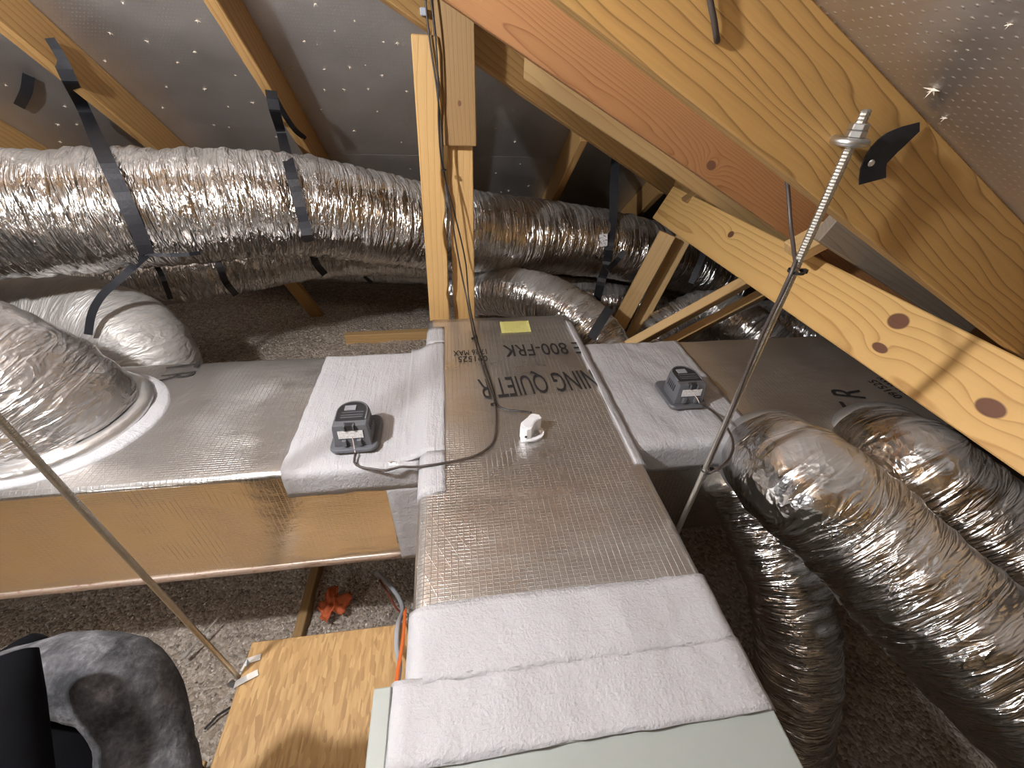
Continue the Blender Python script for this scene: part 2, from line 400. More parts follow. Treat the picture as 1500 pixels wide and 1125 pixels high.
# roof decks, built of sheets
NAIL = None
def nail_mesh():
    vs = []; fs = []
    rnd = random.Random(3)
    for k in range(5):
        a = rnd.uniform(0, 6.28); l = rnd.uniform(.007, .014); d = Vector((math.cos(a)*l, math.sin(a)*l, -rnd.uniform(.002, .007)))
        p = Vector((-math.sin(a), math.cos(a), 0))*.0022; b = len(vs)
        vs += [p, -p, d, Vector((0, 0, -.003))]; fs += [(b, b+1, b+2), (b, b+3, b+2), (b+1, b+3, b+2), (b, b+1, b+3)]
    b = len(vs); 
    for k in range(5): a = k*1.2566; vs.append(Vector((math.cos(a)*.0016, math.sin(a)*.0016, .001)))
    vs.append(Vector((.002, .001, -.014))); fs += [(b+k, b+(k+1) % 5, b+5) for k in range(5)]
    me = bpy.data.meshes.new('nail_tip'); me.from_pydata(vs, [], fs); me.materials.append(plain('splinter_pale', (.72, .62, .5), .6)); return me
NAIL = nail_mesh()
M_DB = deckfoil('foil_deck_back', (0.74, 0.72, 0.71), 0.011, 0.46)
M_DR = deckfoil('foil_deck_right', (0.68, 0.65, 0.62), 0.0125, 0.40)

def deck(name, label, e0, eu, ev, polys, mat, th=0.012):
    """e0 origin, eu along eaves, ev up/down slope; polys are lists of (u,v); underside faces the attic"""
    root = empty(name, e0); tag(root, label, 'roof deck', kind='structure'); nn = eu.cross(ev); nn = nn if nn.z > 0 else -nn
    rot = Matrix((eu, nn.cross(eu), nn)).transposed()
    for poly in polys:
        n = len(poly)
        if n < 3: continue
        pts = [e0+eu*u+ev*v for u, v in poly]
        vs = pts+[p+nn*th for p in pts]
        fs = [tuple(range(n)), tuple(range(n, 2*n))[::-1]]+[(i, (i+1) % n, n+(i+1) % n, n+i) for i in range(n)]
        c = sum(pts, Vector())/n
        o = mesh_obj('sheathing_panel', [rot.transposed() @ (v-c) for v in vs], fs, mat, None, (0, 0, 0))
        o.parent = root; o.matrix_basis = Matrix.Translation(c-e0) @ rot.to_4x4()
    return root, rot
def nails(root, rot, spots):
    for (p, sc) in spots:
        o = bpy.data.objects.new('nail_tip', NAIL); C.objects.link(o); o.parent = root
        o.matrix_basis = Matrix.Translation(p-root.location) @ rot.to_4x4() @ Matrix.Rotation(random.uniform(0, 6.28), 4, 'Z') @ Matrix.Diagonal((sc, sc, sc, 1))

# back deck: u = X, v = distance down the slope from the ridge line point
eu = Vector((1, 0, 0)); ev = Vector((0, CB, -SB)); e0 = Vector((0, hipY(RIDGE), bz(hipY(RIDGE))))
seamv = (2.46-e0.y)/CB; polys = []; gap = .0018
for r in range(-3, 4):
    v0 = seamv+1.22*(r-1); v1 = v0+1.22
    for k in range(-4, 3):
        u0 = -.61+2.44*k+(1.22 if r % 2 else 0); u1 = u0+2.44
        P = [(u0+gap, max(v0+gap, 0)), (u1-gap, max(v0+gap, 0)), (u1-gap, v1-gap), (u0+gap, v1-gap)]
        if v1 < 0.02 or v0 > 5.3: continue
        # right hip:  v*CB <-> Y ; need Y >= hipY(X)
        P = clip(P, HS, -CB, e0.y-HY+HS*HX-0)
        P = clip(P, -HS, -CB, -(HS*(2*RIDGE)) + e0.y-HY+HS*HX) if P else P
        P = clip(P, 0, 1, 5.25) if P else P
        if len(P) > 2: polys.append(P)
cb_root, cb_rot = deck('ceiling_back', 'foil faced roof sheets sloping down behind the ducts', e0, eu, ev, polys, M_DB)
nBack = Vector((0, SB, CB))
def onback(x, y): return PP(x, y, nBack, BD)
spots = [(162, 48), (130, 90), (154, 89), (181, 4), (260, 91), (285, 75), (313, 183), (334, 156), (335, 186), (238, 157), (244, 127), (461, 5), (446, 60), (418, 99), (430, 100), (475, 131), (439, 157), (405, 200),
         (470, 160), (475, 101), (512, 98), (535, 95), (562, 61), (582, 62), (596, 133), (553, 163), (519, 191), (504, 131), (588, 208), (540, 246), (601, 247), (578, 261), (709, 133), (726, 188), (752, 162), (754, 207), (698, 187),
         (726, 253), (702, 273), (745, 279), (774, 272), (728, 284), (734, 281), (762, 240), (841, 242), (870, 165), (8, 124), (95, 155), (113, 182), (85, 182), (88, 207), (100, 218), (116, 217), (165, 140), (290, 30), (380, 20), (215, 60), (345, 110), (370, 150), (300, 130), (520, 30), (490, 45), (540, 130), (560, 110)]
nails(cb_root, cb_rot, [(onback(x, y), random.uniform(.45, .9)) for x, y in spots])

# right deck: u = Y (eave direction), v down the slope towards +X
eu = Vector((0, 1, 0)); ev = Vector((CA, 0, -SNA)); e0r = Vector((RIDGE, 0, RD-SL*RIDGE)); polys = []
for r in range(0, 7):
    v0 = 1.22*r; v1 = v0+1.22
    for k in range(-2, 3):
        u0 = -.02+2.44*k+(1.22 if r % 2 else 0); u1 = u0+2.44
        P = [(u0+gap, v0+gap), (u1-gap, v0+gap), (u1-gap, v1-gap), (u0+gap, v1-gap)]
        P = clip(P, 1, -HS*CA, HY+HS*(RIDGE-HX))           # Y <= hipY(X)
        P = clip(P, -1, 0, 3.0) if P else P
        P = clip(P, 0, 1, 7.3) if P else P
        if len(P) > 2: polys.append(P)
cr_root, cr_rot = deck('ceiling_right', 'foil faced roof sheets sloping down to the right with rows of pin holes', e0r, eu, ev, polys, M_DR)
nRight = Vector((SNA, 0, CA)); dR = nRight.dot(Vector((0, 0, RD))-EYE)
nails(cr_root, cr_rot, [(PP(x, y, nRight, dR), s) for x, y, s in ((1368, 130, .8), (1385, 172, .5), (1497, 333, .8), (1480, 35, .35))])
# left deck and end wall close the attic
hz = RD-SL*RIDGE
g = G().add([(RIDGE, -3, hz), (RIDGE, .30, hz), (-8.8, 4.4, hz-SL*6.6), (-8.8, -3, hz-SL*6.6), (RIDGE, -3, hz+.02), (RIDGE, .3, hz+.02), (-8.8, 4.4, hz-SL*6.6+.02), (-8.8, -3, hz-SL*6.6+.02)],
            [(0, 1, 2, 3), (7, 6, 5, 4), (0, 4, 5, 1), (1, 5, 6, 2), (2, 6, 7, 3), (3, 7, 4, 0)])
tag(g.build('ceiling_left', M_DB), 'foil faced roof deck beyond the ridge', 'roof deck', kind='structure')
g = G().add([(-8.6, -3.0, -.12), (4.4, -3.0, -.12), (4.4, -3.0, .05), (RIDGE, -3.0, hz-.01), (-8.6, -3.0, .1)], [(0, 1, 2, 3, 4)])
g.add([(v.x, -3.03, v.z) for v in g.v], [(4, 3, 2, 1, 0)]); tag(g.build('wall_gable', plain('gable_board', (.34, .24, .14), .7, 0, .3, 6)), 'wooden end wall behind the viewer', 'wall', kind='structure')

# ---------------------------------------------------------------- rafters and roof timbers
W_TAN = wood('pine_tan', (0.52, 0.31, 0.115), (0.30, 0.14, 0.04), 52, .04, (0, .06, .012), (0, .05, .02), 3.1, 1.0)
W_PLANK = wood('pine_bold_grain', (0.56, 0.325, 0.105), (0.20, 0.09, 0.024), 92, .085, (0, .035, .02), (0, .03, .012), 5.3, 1.0, fuzz=.35, stain=.15)
W_RED = wood('fir_red', (0.43, 0.20, 0.075), (0.22, 0.075, 0.024), 170, .05, (0, .025, .012), (0, .03, .015), 8.3, .95, knots=((1.56, -.035, .012, 1.3),))
W_YEL = wood('pine_yellow', (0.60, 0.385, 0.165), (0.42, 0.225, 0.08), 60, .04, (0, .03, .012), (0, .06, .03), 1.3, .7)
PA = math.radians(26); pn = Vector((-math.cos(PA), 0, math.sin(PA))); pw = Vector((math.sin(PA), 0, math.cos(PA))); PDIST = 1.22
ptop = EYE+Vector((1.147, 0, -.4365)); pc = ptop-pw*.087-pn*.019; p0c = pc+Vector((0, 2.205, 0))
def pk(x, y, r, e): q = PP(x, y, pn, -PDIST)-p0c; return (-q.y, q.dot(pw), r, e)
W_PURL = wood('pine_pale_knots', (0.78, 0.49, 0.18), (0.44, 0.205, 0.055), 52, .035, (0, .018, .008), (0, .045, .016), 2.3, .85,
              knots=(pk(1070, 343, .014, 1.25), pk(1315, 470, .021, 1.3), pk(1288, 509, .012, 1.9), pk(1450, 597, .019, 1.5), pk(1008, 291, .013, 1.2)), fuzz=.2)
W_POST = wood('pine_post', (0.62, 0.385, 0.15), (0.42, 0.215, 0.065), 62, .03, (0, .02, .01), (0, .06, .03), 6.3, .6)
W_SCAB = wood('pine_rough', (0.36, 0.215, 0.085), (0.22, 0.11, 0.036), 70, .04, (0, .03, .01), (0, .04, .02), 7.3, .7, knots=((.12, .01, .006, 1.4),))
W_GREY = wood('weathered_grey', (0.27, 0.215, 0.16), (0.16, 0.12, 0.085), 110, .03, (0, .02, .01), (0, .05, .03), 4.3, .6)
W_STRUT = wood('pine_strut', (0.64, 0.42, 0.185), (0.44, 0.24, 0.085), 60, .03, (0, .02, .01), (0, .05, .03), 9.3, .55)

def rzb(x): return RB-SL*x
def right_rafter(Yf, xa, xb, mat, label, name='roof_rafter', group=None):
    wd = Vector((SNA, 0, CA)); c = lambda x: Vector((x, Yf+.019, rzb(x)))+wd*.07
    o = board(name, c(xa), c(xb), .14, .038, wd, mat, bev=.0025); return tag(o, label, 'rafter', group)
right_rafter(.585, RIDGE+.05, 3.9, W_PLANK, 'broad rafter with bold wavy grain that carries the threaded rod eye')
right_rafter(1.195, -.70, 3.9, W_RED, 'reddish fine grained rafter running above the purlin')
right_rafter(1.805, .24, 3.9, W_YEL, 'yellow pine jack rafter cut square against the hip')
right_rafter(2.415, 1.25, 3.9, W_TAN, 'short jack rafter in the dark beyond the yellow one')
right_rafter(-.025, RIDGE+.05, 3.9, W_TAN, 'rafter overhead just behind the viewer')
right_rafter(-.635, RIDGE+.05, 3.9, W_TAN, 'second rafter overhead behind the viewer')
# hip
hd = Vector((1, HS, -SL)).normalized(); a = Vector((HX, HY, RD-SL*HX)); side = Vector((-HS, 1, 0)).normalized()
up = hd.cross(side); up = up if up.z > 0 else -up
pa = a-up*.098+hd*(-2.3/hd.x*1.0)+Vector((0, 0, 0)); pb = a-up*.098+hd*(3.9/hd.x)
tag(board('hip_rafter', pa, pb, .184, .038, up, W_TAN), 'deep hip rafter slanting down behind the post', 'rafter')
# pale brown board lying along the hip just above its lower edge, seen right of the post
for X, lab in ((-2.44, 'rafter half hidden past the wide flex duct'), (-1.83, 'rafter low at the edge, partly behind the flex duct'), (-1.22, 'rafter with bold grain and a black strap nailed to its side'), (-.61, 'rafter with a notch and a black strap looped over it'), (0.0, 'jack rafter behind the post'), (.61, 'jack rafter in shadow right of the post'), (1.22, 'jack rafter at the dark end of the hip')):
    Ya = hipY(X) if X > RIDGE else hipY(2*RIDGE-X); d = BD-.07
    Ya += .09
    pa = Vector((X, Ya, bz(Ya, d))); pb = Vector((X, 4.25, bz(4.25, d)))
    tag(board('roof_rafter', pa, pb, .14, .038, (0, SB, CB), W_TAN), lab, 'rafter', 'rafters of the back slope')
# purlin: wide face towards the ducts, standing square to the rafters
PA = math.radians(26); pn = Vector((-math.cos(PA), 0, math.sin(PA))); pw = Vector((math.sin(PA), 0, math.cos(PA))); PDIST = 1.22
ptop = EYE+Vector((1.147, 0, -.4365)); pc = ptop-pw*.087-pn*.019
purl = tag(board('purlin', pc+Vector((0, 2.205, 0)), pc+Vector((0, -.9, 0)), .174, .038, pw, W_PURL, endcut=(0.0, 0)), 'pale pine purlin with round brown knots under the rafters', 'purlin')
# struts under the purlin
def strut(px0, Y0, px1, Y1, label, offs=(0, 0, 0), mat=W_STRUT, wd=(.3, 1, 0), wi=.07, ext=.25):
    a = PY(*px0, Y0)+Vector(offs); b = PY(*px1, Y1)+Vector(offs); b = b+(b-a).normalized()*ext
    return tag(board('strut', a, b, wi, .038, wd, mat), label, 'strut', 'struts below the purlin')
strut((978, 342), 2.02, (895, 497), 2.0, 'steep pale strut up to the cut end of the purlin', wd=(1, -.35, .45), wi=.085)
strut((1003, 345), 2.10, (932, 480), 2.08, 'darker strut board close behind the steep pale strut', wd=(1, -.35, .45), wi=.08)
strut((1112, 402), 1.50, (955, 488), 1.52, 'low slanting pale strut under the middle of the purlin', wd=(.55, -.3, .8), wi=.085, ext=.12)
strut((1140, 418), 1.60, (985, 500), 1.62, 'shaded strut board under the low slanting pale strut', wd=(.55, -.3, .8), wi=.075, ext=.12)
# blocks on the purlin and the grey sister board
a = PY(1024, 290, 2.02); tag(board('nailer_block', a-Vector((.06, 0, .03)), a+Vector((.05, 0, .05)), .06, .06, (0, 1, 0), W_SCAB), 'small nailed wood block by the purlin end', 'wood block')
a = PY(1192, 352, 1.12); tag(board('nailer_block', a-Vector((.055, 0, .035)), a+Vector((.045, 0, .025)), .075, .04, (0, 1, .2), W_STRUT), 'small pale wood block on the purlin beside the threaded rod', 'wood block')
a = PY(1205, 335, 1.04); b = PY(1420, 478, 1.04); wd = Vector((SNA, 0, CA))
o = tag(board('sister_board', a+wd*.02, a+wd*.02+(b-a).normalized()*.8, .10, .036, wd, W_GREY), 'weathered grey board tucked between broad rafter and purlin', 'board')
# post of two studs with a scab
postY = 1.60
post = empty('post', (-.03, postY+.03, 0)); tag(post, 'wooden post of two studs with a short scab board at its head', 'post')
a = PY(623, 55, postY); b = PY(637, 470, postY)
board('stud', Vector((a.x, postY+.019, 1.985)), Vector((b.x-.005, postY+.019, .0)), .082, .038, (1, 0, 0), W_POST, post, wane=.012)
a = PY(664, 60, postY+.05)
board('stud', Vector((a.x+.012, postY+.075, 1.95)), Vector((a.x-.012, postY+.075, .0)), .089, .038, (1, 0, 0), W_POST, post)
a = PY(669, 215, postY); 
board('scab_board', Vector((a.x+.005, postY+.033, a.z)), Vector((a.x+.005, postY+.033, 2.11)), .125, .038, (1, 0, 0), W_SCAB, post)
# distant strut and joists in the fill
a = PZ(466, 462, .42); tag(board('strut', a, a+Vector((-.14, -.25, .62)), .089, .038, (1, 0, 0), W_TAN), 'lone strut rising out of the loose fill under the ducts', 'strut')
a = PZ(507, 499, .455); b = PZ(626, 493, .455); tag(board('ceiling_joist', a, b+(b-a).normalized()*1.0, .05, .1, (0, 1, 0), W_YEL), 'ceiling joist top showing through the loose fill behind the post', 'joist')
a = PZ(430, 955, .03)-Vector((0, 0, .04)); b = PZ(450, 878, .03)-Vector((0, 0, .04)); tag(board('ceiling_joist', a+(a-b)*.8, b+(b-a)*1.5, .038, .1, (1, 0, 0), W_SCAB), 'dusty ceiling joist half buried near the orange rag', 'joist')

# ================================================================ DUCTWORK
def rrect(a0, a1, z0, z1, r, seg=5):
    pts = []
    for (cx, cz, st) in ((a1-r, z1-r, 0), (a0+r, z1-r, 90), (a0+r, z0+r, 180), (a1-r, z0+r, 270)):
        for k in range(seg+1): t = math.radians(st+90*k/seg); pts.append((cx+r*math.cos(t), cz+r*math.sin(t)))
    return pts
def dense(pts, step, closed=True):
    out = []; n = len(pts)
    for i in range(n if closed else n-1):
        p, q = pts[i], pts[(i+1) % n]; m = max(1, int(math.dist(p, q)/step))
        out += [(p[0]+(q[0]-p[0])*k/m, p[1]+(q[1]-p[1])*k/m) for k in range(m)]
    if not closed: out.append(pts[-1])
    return out
def extrude(prof, s0, s1, axis, step=.03, amp=0.0, closed=True, cap=True, seed=0.0, lift=0.0, ragged=0.0):
    """sweep a (cross, z) profile along Y or X"""
    n = max(1, int(abs(s1-s0)/step)); m = len(prof); vs = []; fs = []
    cx = sum(p[0] for p in prof)/m; cz = sum(p[1] for p in prof)/m
    P = lambda c, s, z: Vector((c, s, z)) if axis == 'y' else Vector((s, c, z))
    for i in range(n+1):
        for j, (c, z) in enumerate(prof):
            s = s0+(s1-s0)*i/n
            if ragged and i in (0, n): s += ragged*noise.noise((c*25, z*25, i+seed))
            p = P(c, s, z)
            if amp: p += Vector([amp*noise.noise(p*k+Vector((seed, 0, o_))) for k, o_ in ((6, 0), (6, 9), (9, 5))])
            vs.append(p)
    w_ = m if closed else m-1
    for i in range(n):
        for j in range(w_): k = (j+1) % m; fs.append((i*m+j, i*m+k, (i+1)*m+k, (i+1)*m+j))
    if closed and cap: fs += [tuple(range(m))[::-1], tuple(range(n*m, (n+1)*m))]
    return vs, fs
def skin(prof, s0, s1, axis, mat, name, parent, th=.004, amp=.0015, ragged=.004, seed=0.0, step=.02):
    """thin coat lying on an open stretch of profile (outer side = left of travel), with closed rim"""
    m = len(prof); nrmls = []
    for j in range(m):
        p, q = prof[max(j-1, 0)], prof[min(j+1, m-1)]; d = (q[0]-p[0], q[1]-p[1]); l = math.hypot(*d) or 1; nrmls.append((d[1]/l, -d[0]/l))
    outer = [(p[0]+n[0]*th, p[1]+n[1]*th) for p, n in zip(prof, nrmls)]; inner = [(p[0]-n[0]*.006, p[1]-n[1]*.006) for p, n in zip(prof, nrmls)]
    vs, fs = extrude(outer+inner[::-1], s0, s1, axis, step, 0, True, True, seed, ragged=ragged)
    for i, v in enumerate(vs):
        if i % (2*m) < m: vs[i] = v+Vector((0, 0, 1))*amp*noise.noise(v*28+Vector((seed, 0, 0)))+Vector((0, 0, 1))*amp*1.5*noise.noise(v*9)
    return mesh_obj(name, vs, fs, mat, parent, None, True)

TY0, TY1, TZT, TZB = .778, 1.335, 1.07, .635
PXL, PXR, PZT, PZB, PY0, PY1 = -.112, .472, 1.10, .56, .2735, 1.525
M_PL = frk('foil_board_plenum', .31, (.84, .825, .81), scrim=.36); M_TR = frk('foil_board_trunk', .33, (.62, .605, .59), ax='xy', scrim=.30, dust=.06); M_TF = frk('foil_board_side', .20, (.82, .78, .72), 'xz', .5, .12, .05)
# plenum
plen = empty('supply_plenum', (.18, .88, PZB)); tag(plen, 'foil faced supply plenum with stencilled lettering and a yellow sticker', 'duct')
vs, fs = extrude(dense(rrect(PXL, PXR, PZB, PZT, .028), .05), PY0, PY1, 'y', .03, .0014, seed=2.0); mesh_obj('plenum_body', vs, fs, M_PL, plen, None, True)
pr = rrect(PXL, PXR, PZB, PZT, .028)
# profile runs counter-clockwise from right side over the top to the left side
top = [p for p in pr if p[1] > PZT-.03]
full = dense([(PXR, PZT-.22)]+top+[(PXL, PZT-.26)], .02, False)
skin(full, .268, .392, 'y', M_MASF, 'mastic_band', plen, .006, .003, .006, 1.0, .012)
lft = dense([(PXL+.066, PZT), (PXL+.03, PZT), (PXL+.012, PZT-.003), (PXL, PZT-.010), (PXL-.012, TZT+.012), (PXL-.03, TZT+.004), (PXL-.055, TZT+.0015)], .008, False)
skin(lft, .790, 1.340, 'y', M_MASX, 'mastic_cove', plen, .004, .0015, .004, 3.0)
lf2 = dense([(PXL+.066, PZT)]+[p for p in top if p[0] < PXL+.03]+[(PXL, PZT-.05)], .012, False)
skin(lf2, .655, .792, 'y', M_MASX, 'mastic_strip', plen, .0038, .0012, .003, 3.0)
skin(lf2, 1.338, 1.458, 'y', M_MASX, 'mastic_strip', plen, .0038, .0012, .003, 3.5)
rgt = dense([(PXR, PZT-.06)]+[p for p in top if p[0] > PXR-.03]+[(PXR-.030, PZT)], .01, False)
skin(rgt, .695, 1.475, 'y', M_MASX, 'mastic_strip', plen, .006, .003, .004, 5.0)
skin(dense([(PXR-.001, PZT-.05), (PXR-.001, PZT-.012), (PXR-.012, PZT), (-.128, PZT), (-.132, PZT-.004)], .02, False), .165, .275, 'y', M_MASF, 'mastic_apron', plen, .0058, .003, .005, 1.0, .012)
# stencilled lettering: turned half round, first letter to the right
R180 = Matrix.Rotation(math.pi, 3, 'Z')
def stencil(body, height, start, end_px, z, parent, bold):
    a = PZ(*start, z); b = PZ(*end_px, z); ang = math.atan2(b.y-a.y, b.x-a.x)
    o = text('stencil_line', body, height/.70, (0, 0, 0), M_INK, parent, None, 1.0, 0.0)
    me = o.data; wdt = max(v.co.x for v in me.vertices); k = (b-a).length/wdt; bpy.data.objects.remove(o)
    bm = bmesh.new(); bm.from_mesh(me); bmesh.ops.remove_doubles(bm, verts=bm.verts, dist=1e-6); bm.verts.index_update(); bm.verts.ensure_lookup_table(); seen = set(); rot = Matrix.Rotation(ang, 3, 'Z')
    for v in bm.verts:
        if v.index in seen: continue
        isl = []; todo = [v]; seen.add(v.index)
        while todo:
            q = todo.pop(); isl.append(q)
            for e in q.link_edges:
                r = e.other_vert(q)
                if r.index not in seen: seen.add(r.index); todo.append(r)
        ix = {q.index: n for n, q in enumerate(isl)}; fs = [[ix[q.index] for q in f.verts] for f in bm.faces if f.verts[0].index in ix]
        mesh_obj('stencil_letter', [a+rot @ Vector((q.co.x*k, q.co.y, q.co.z)) for q in isl], fs, M_INK, parent)
    bm.free()
zt = PZT+.0026
stencil('NING QUIET R', .105, (866, 541), (699, 556), zt, plen, 0)
stencil('E 800-FRK', .078, (848, 501), (736, 506), zt, plen, 0)
stencil('091525', .034, (714, 521), (671, 522.5), zt, plen, 0)
stencil('17:26 MAX', .034, (714, 511), (664, 514), zt, plen, 0)
# yellow sticker
t = NT('yellow_print'); co = t.coord(); sx_, sy_, sz_ = t.n('ShaderNodeSeparateXYZ', {0: co}).outputs
row = lines(t, sy_, .0062, .3); wd_ = t.noise(t.mapping(co, sc=(420, 160, 1)), 1.0, 2)
edge = t.math('LESS_THAN', t.math('ABSOLUTE', sx_), .047)
f = t.math('MULTIPLY', t.math('MULTIPLY', row, t.math('GREATER_THAN', wd_, .47)), edge)
t.out(Base_Color=t.mix(t.math('MULTIPLY', f, .85), (.86, .83, .30, 1), (.30, .27, .06, 1)), Roughness=.45)
q = [PZ(x, y, PZT+.0022) for x, y in ((732, 472), (774, 470), (778, 486), (735, 488))]
g = G().add([p for p in q]+[p+Vector((0, 0, .0012)) for p in q], [(3, 2, 1, 0), (4, 5, 6, 7)]+[(i, (i+1) % 4, 4+(i+1) % 4, 4+i) for i in range(4)])
o = g.build('yellow_sticker', t.m, plen); o['label'] = 'small yellow printed sticker'

# trunks
def trunk(name, xa, xb, label):
    r = empty(name, ((xa+xb)/2, 1.05, TZB)); tag(r, label, 'duct')
    vs, fs = extrude(dense(rrect(TY0, TY1, TZB, TZT, .018), .05), xa, xb, 'x', .035, .003, seed=xa)
    o = mesh_obj('trunk_body', vs, fs, M_TR, r, None, True); o.data.materials.append(M_TF)
    for p in o.data.polygons:
        if abs(p.normal.y) > .8: p.material_index = 1
    return r
tl = trunk('trunk_duct', -3.1, PXL-.001, 'long foil trunk duct with a flex elbow sealed onto its top')
M_TR_ = M_TR; M_TR = frk('foil_board_trunk_sheen', .40, (.80, .74, .66), ax='xy', scrim=.25, dust=.22)  # warm tint and raised diffuse paint in the brown sheen of the rafters
tr = trunk('trunk_duct', PXR+.001, 1.56, 'foil trunk duct running under the pale purlin with two flex take-offs')
tp = rrect(TY0, TY1, TZB, TZT, .018)
tt = [p for p in tp if p[1] > TZT-.02]               # from back (+Y) over to front
front_band = lambda down: dense([(TY1, TZT-.04)]+tt+[(TY0, TZT-down)], .018, False)
skin(front_band(.085), -.462, PXL-.004, 'x', M_MASX, 'mastic_band', tl, .004, .0025, .006, 7.0, .015)
skin(dense([(TY0, TZT-.08), (TY0, TZB+.01)], .02, False), -.212, PXL-.004, 'x', M_MASX, 'mastic_patch', tl, .0035, .001, .003, 8.0)
skin(front_band(.10), PXR+.006, .862, 'x', M_MASX, 'mastic_band', tr, .007, .004, .006, 9.0, .015)
# printed tape along the lower front edge
t = NT('printed_tape'); co = t.coord(); pz = t.noise(t.mapping(co, sc=(34, 1, 130)), 1.0, 2, .6)
t.out(Base_Color=t.mix(t.ramp(pz, [(.56, (0, 0, 0)), (.62, (.7, .7, .7))]), (.62, .50, .42, 1), (.40, .19, .14, 1)), Metallic=.35, Roughness=.32)
skin(dense([(TY0, TZB+.042), (TY0, TZB+.016), (TY0+.012, TZB)], .012, False), -3.0, -.205, 'x', t.m, 'printed_foil_tape', tl, .0025, .002, .002, 4.0, .04)
# letters on the trunks
zt = TZT+.0035
stencil('T R', .10, (246, 534), (231, 559), zt, tl, 0)
stencil('T R', .105, (1291, 609), (1258, 571), zt, tr, 0)
stencil('091525', .034, (1324, 582), (1281, 556), zt, tr, 0)
stencil('17:26 MAX', .034, (1345, 581), (1293, 551), zt, tr, 0)

# air handler cabinet
cab = empty('air_handler', (.17, -.25, .485)); tag(cab, 'pale grey green painted air handler cabinet under the white mastic', 'air handler')
CX0, CX1, CYB, CYF, CZT = -.162, .471, .272, -.85, 1.097
bevelled(G().box(((CX0+CX1)/2, (CYB+CYF)/2, (.486+CZT)/2), (CX1-CX0, CYB-CYF, CZT-.486)).build('cabinet_shell', M_CAB, cab), .004, 2)
bevelled(G().box((CX0+.014, (CYB+CYF)/2, CZT+.003), (.028, CYB-CYF-.002, .008)).build('edge_flange', M_CAB, cab), .002)
G().box((CX0-.004, .05, .80), (.006, .25, .45)).build('access_panel', plain('panel_clear', (.4, .42, .42), .2), cab)
# hung platform
plat = bevelled(G().box((-.10, -.11, .472), (1.14, 1.52, .022)).build('osb_platform', M_OSB), .002); tag(plat, 'hung oriented strand board platform below the air handler', 'platform')

# ---------------------------------------------------------------- flexible ducts
M_FX = flexfoil('flex_foil'); M_FXD = flexfoil('flex_foil_loose', rough=.24, crease=1.25); M_FXE = flexfoil('flex_foil_elbow', (.70, .685, .68), .20, .6, .8, .16)
M_FXQ = flexfoil('flex_foil_dusty', (.74, .725, .71), .30, 1.2, .8, .62)
def flex(name, label, P, r, mat=M_FX, rib=.0025, crump=.006, seed=0.0, seg=56, step=.011, group=None):
    pts = crom(P, step)
    def disp(L, a, p):
        k = noise.noise((L*16+seed, math.cos(a)*1.6+1.2*math.sin(L*5), math.sin(a)*1.6))
        k2 = noise.noise((L*46+seed, math.cos(a)*2.6, math.sin(a)*2.6+L*3))
        return rib*math.sin(L*150+2.0*noise.noise((L*4, a*.5, seed)))+crump*k+crump*.55*k2
    rr = r if not isinstance(r, (int, float)) else [r]*len(pts)
    if len(rr) != len(pts): rr = [rr[0]+(rr[-1]-rr[0])*i/(len(pts)-1) for i in range(len(pts))]
    o = G().tube(pts, rr, seg, True, disp).build(name, mat, smooth=True, uv=True); tag(o, label, 'flex duct', group)
    return o, pts
B = lambda x, y, w_, D=.375: PD(x, y, F*D/w_)
flexA, ptsA = flex('flex_duct', 'widest silver flex duct slung across the back on black straps',
     [B(-260, 330, 186), B(-80, 322, 180), B(120, 312, 166), B(300, 304, 152), B(450, 304, 138), B(600, 328, 120), B(720, 342, 108), B(840, 352, 97), B(935, 368, 90), PD(1000, 388, 2.72), PD(1065, 418, 2.86)], .1875, crump=.009, seed=1)
flex('flex_duct', 'thinner flex duct just below the widest one, tied to it',
     [PD(-60, 428, 2.06), PD(120, 418, 2.08), PD(270, 403, 2.13), PD(360, 388, 2.25), PD(455, 374, 2.4), PD(580, 371, 2.52), PD(700, 384, 2.62)], .135, M_FXD, seed=4, crump=.009)
flex('flex_duct', 'dim flex duct lowest in the shadow left of the post', [PD(330, 388, 3.0), PD(450, 394, 3.0), PD(560, 396, 3.0), PD(680, 398, 3.0), PD(760, 402, 3.0)], .095, seed=6)
flex('flex_duct', 'flex duct curving down behind the plenum right of the post', [PD(652, 428, 2.40), PD(695, 427, 2.33), PD(770, 432, 2.12), PD(840, 462, 2.0), PD(885, 515, 1.96), PD(900, 590, 1.96)], .125, seed=8, crump=.008)
flex('flex_duct', 'flex duct passing behind the two wooden struts', [PD(790, 430, 2.75), PD(880, 440, 2.72), PD(960, 458, 2.78), PD(1020, 490, 2.85), PD(1060, 540, 2.9)], .12, seed=10)
flex('flex_duct', 'flex duct bulging up behind the trunk beneath the purlin', [PD(935, 560, 2.5), PD(965, 492, 2.42), PD(1030, 457, 2.35), PD(1090, 478, 2.2), PD(1140, 530, 2.15), PD(1160, 600, 2.15)], .12, M_FXD, seed=12)
flex('flex_duct', 'far flex duct in the dark beyond the low strut', [PD(1085, 468, 2.75), PD(1130, 470, 2.62), PD(1190, 495, 2.52), PD(1250, 545, 2.47)], .12, seed=14)
# flex elbow dropping behind the left trunk
flex('flex_elbow', 'dusty flex elbow turning down behind the long trunk duct', [PD(-120, 462, 1.72), PD(0, 462, 1.70), PD(90, 465, 1.68), PD(165, 478, 1.66), PD(216, 520, 1.67), PD(236, 590, 1.78), PD(242, 680, 1.90)], .165, M_FXQ, .001, .009, 16)
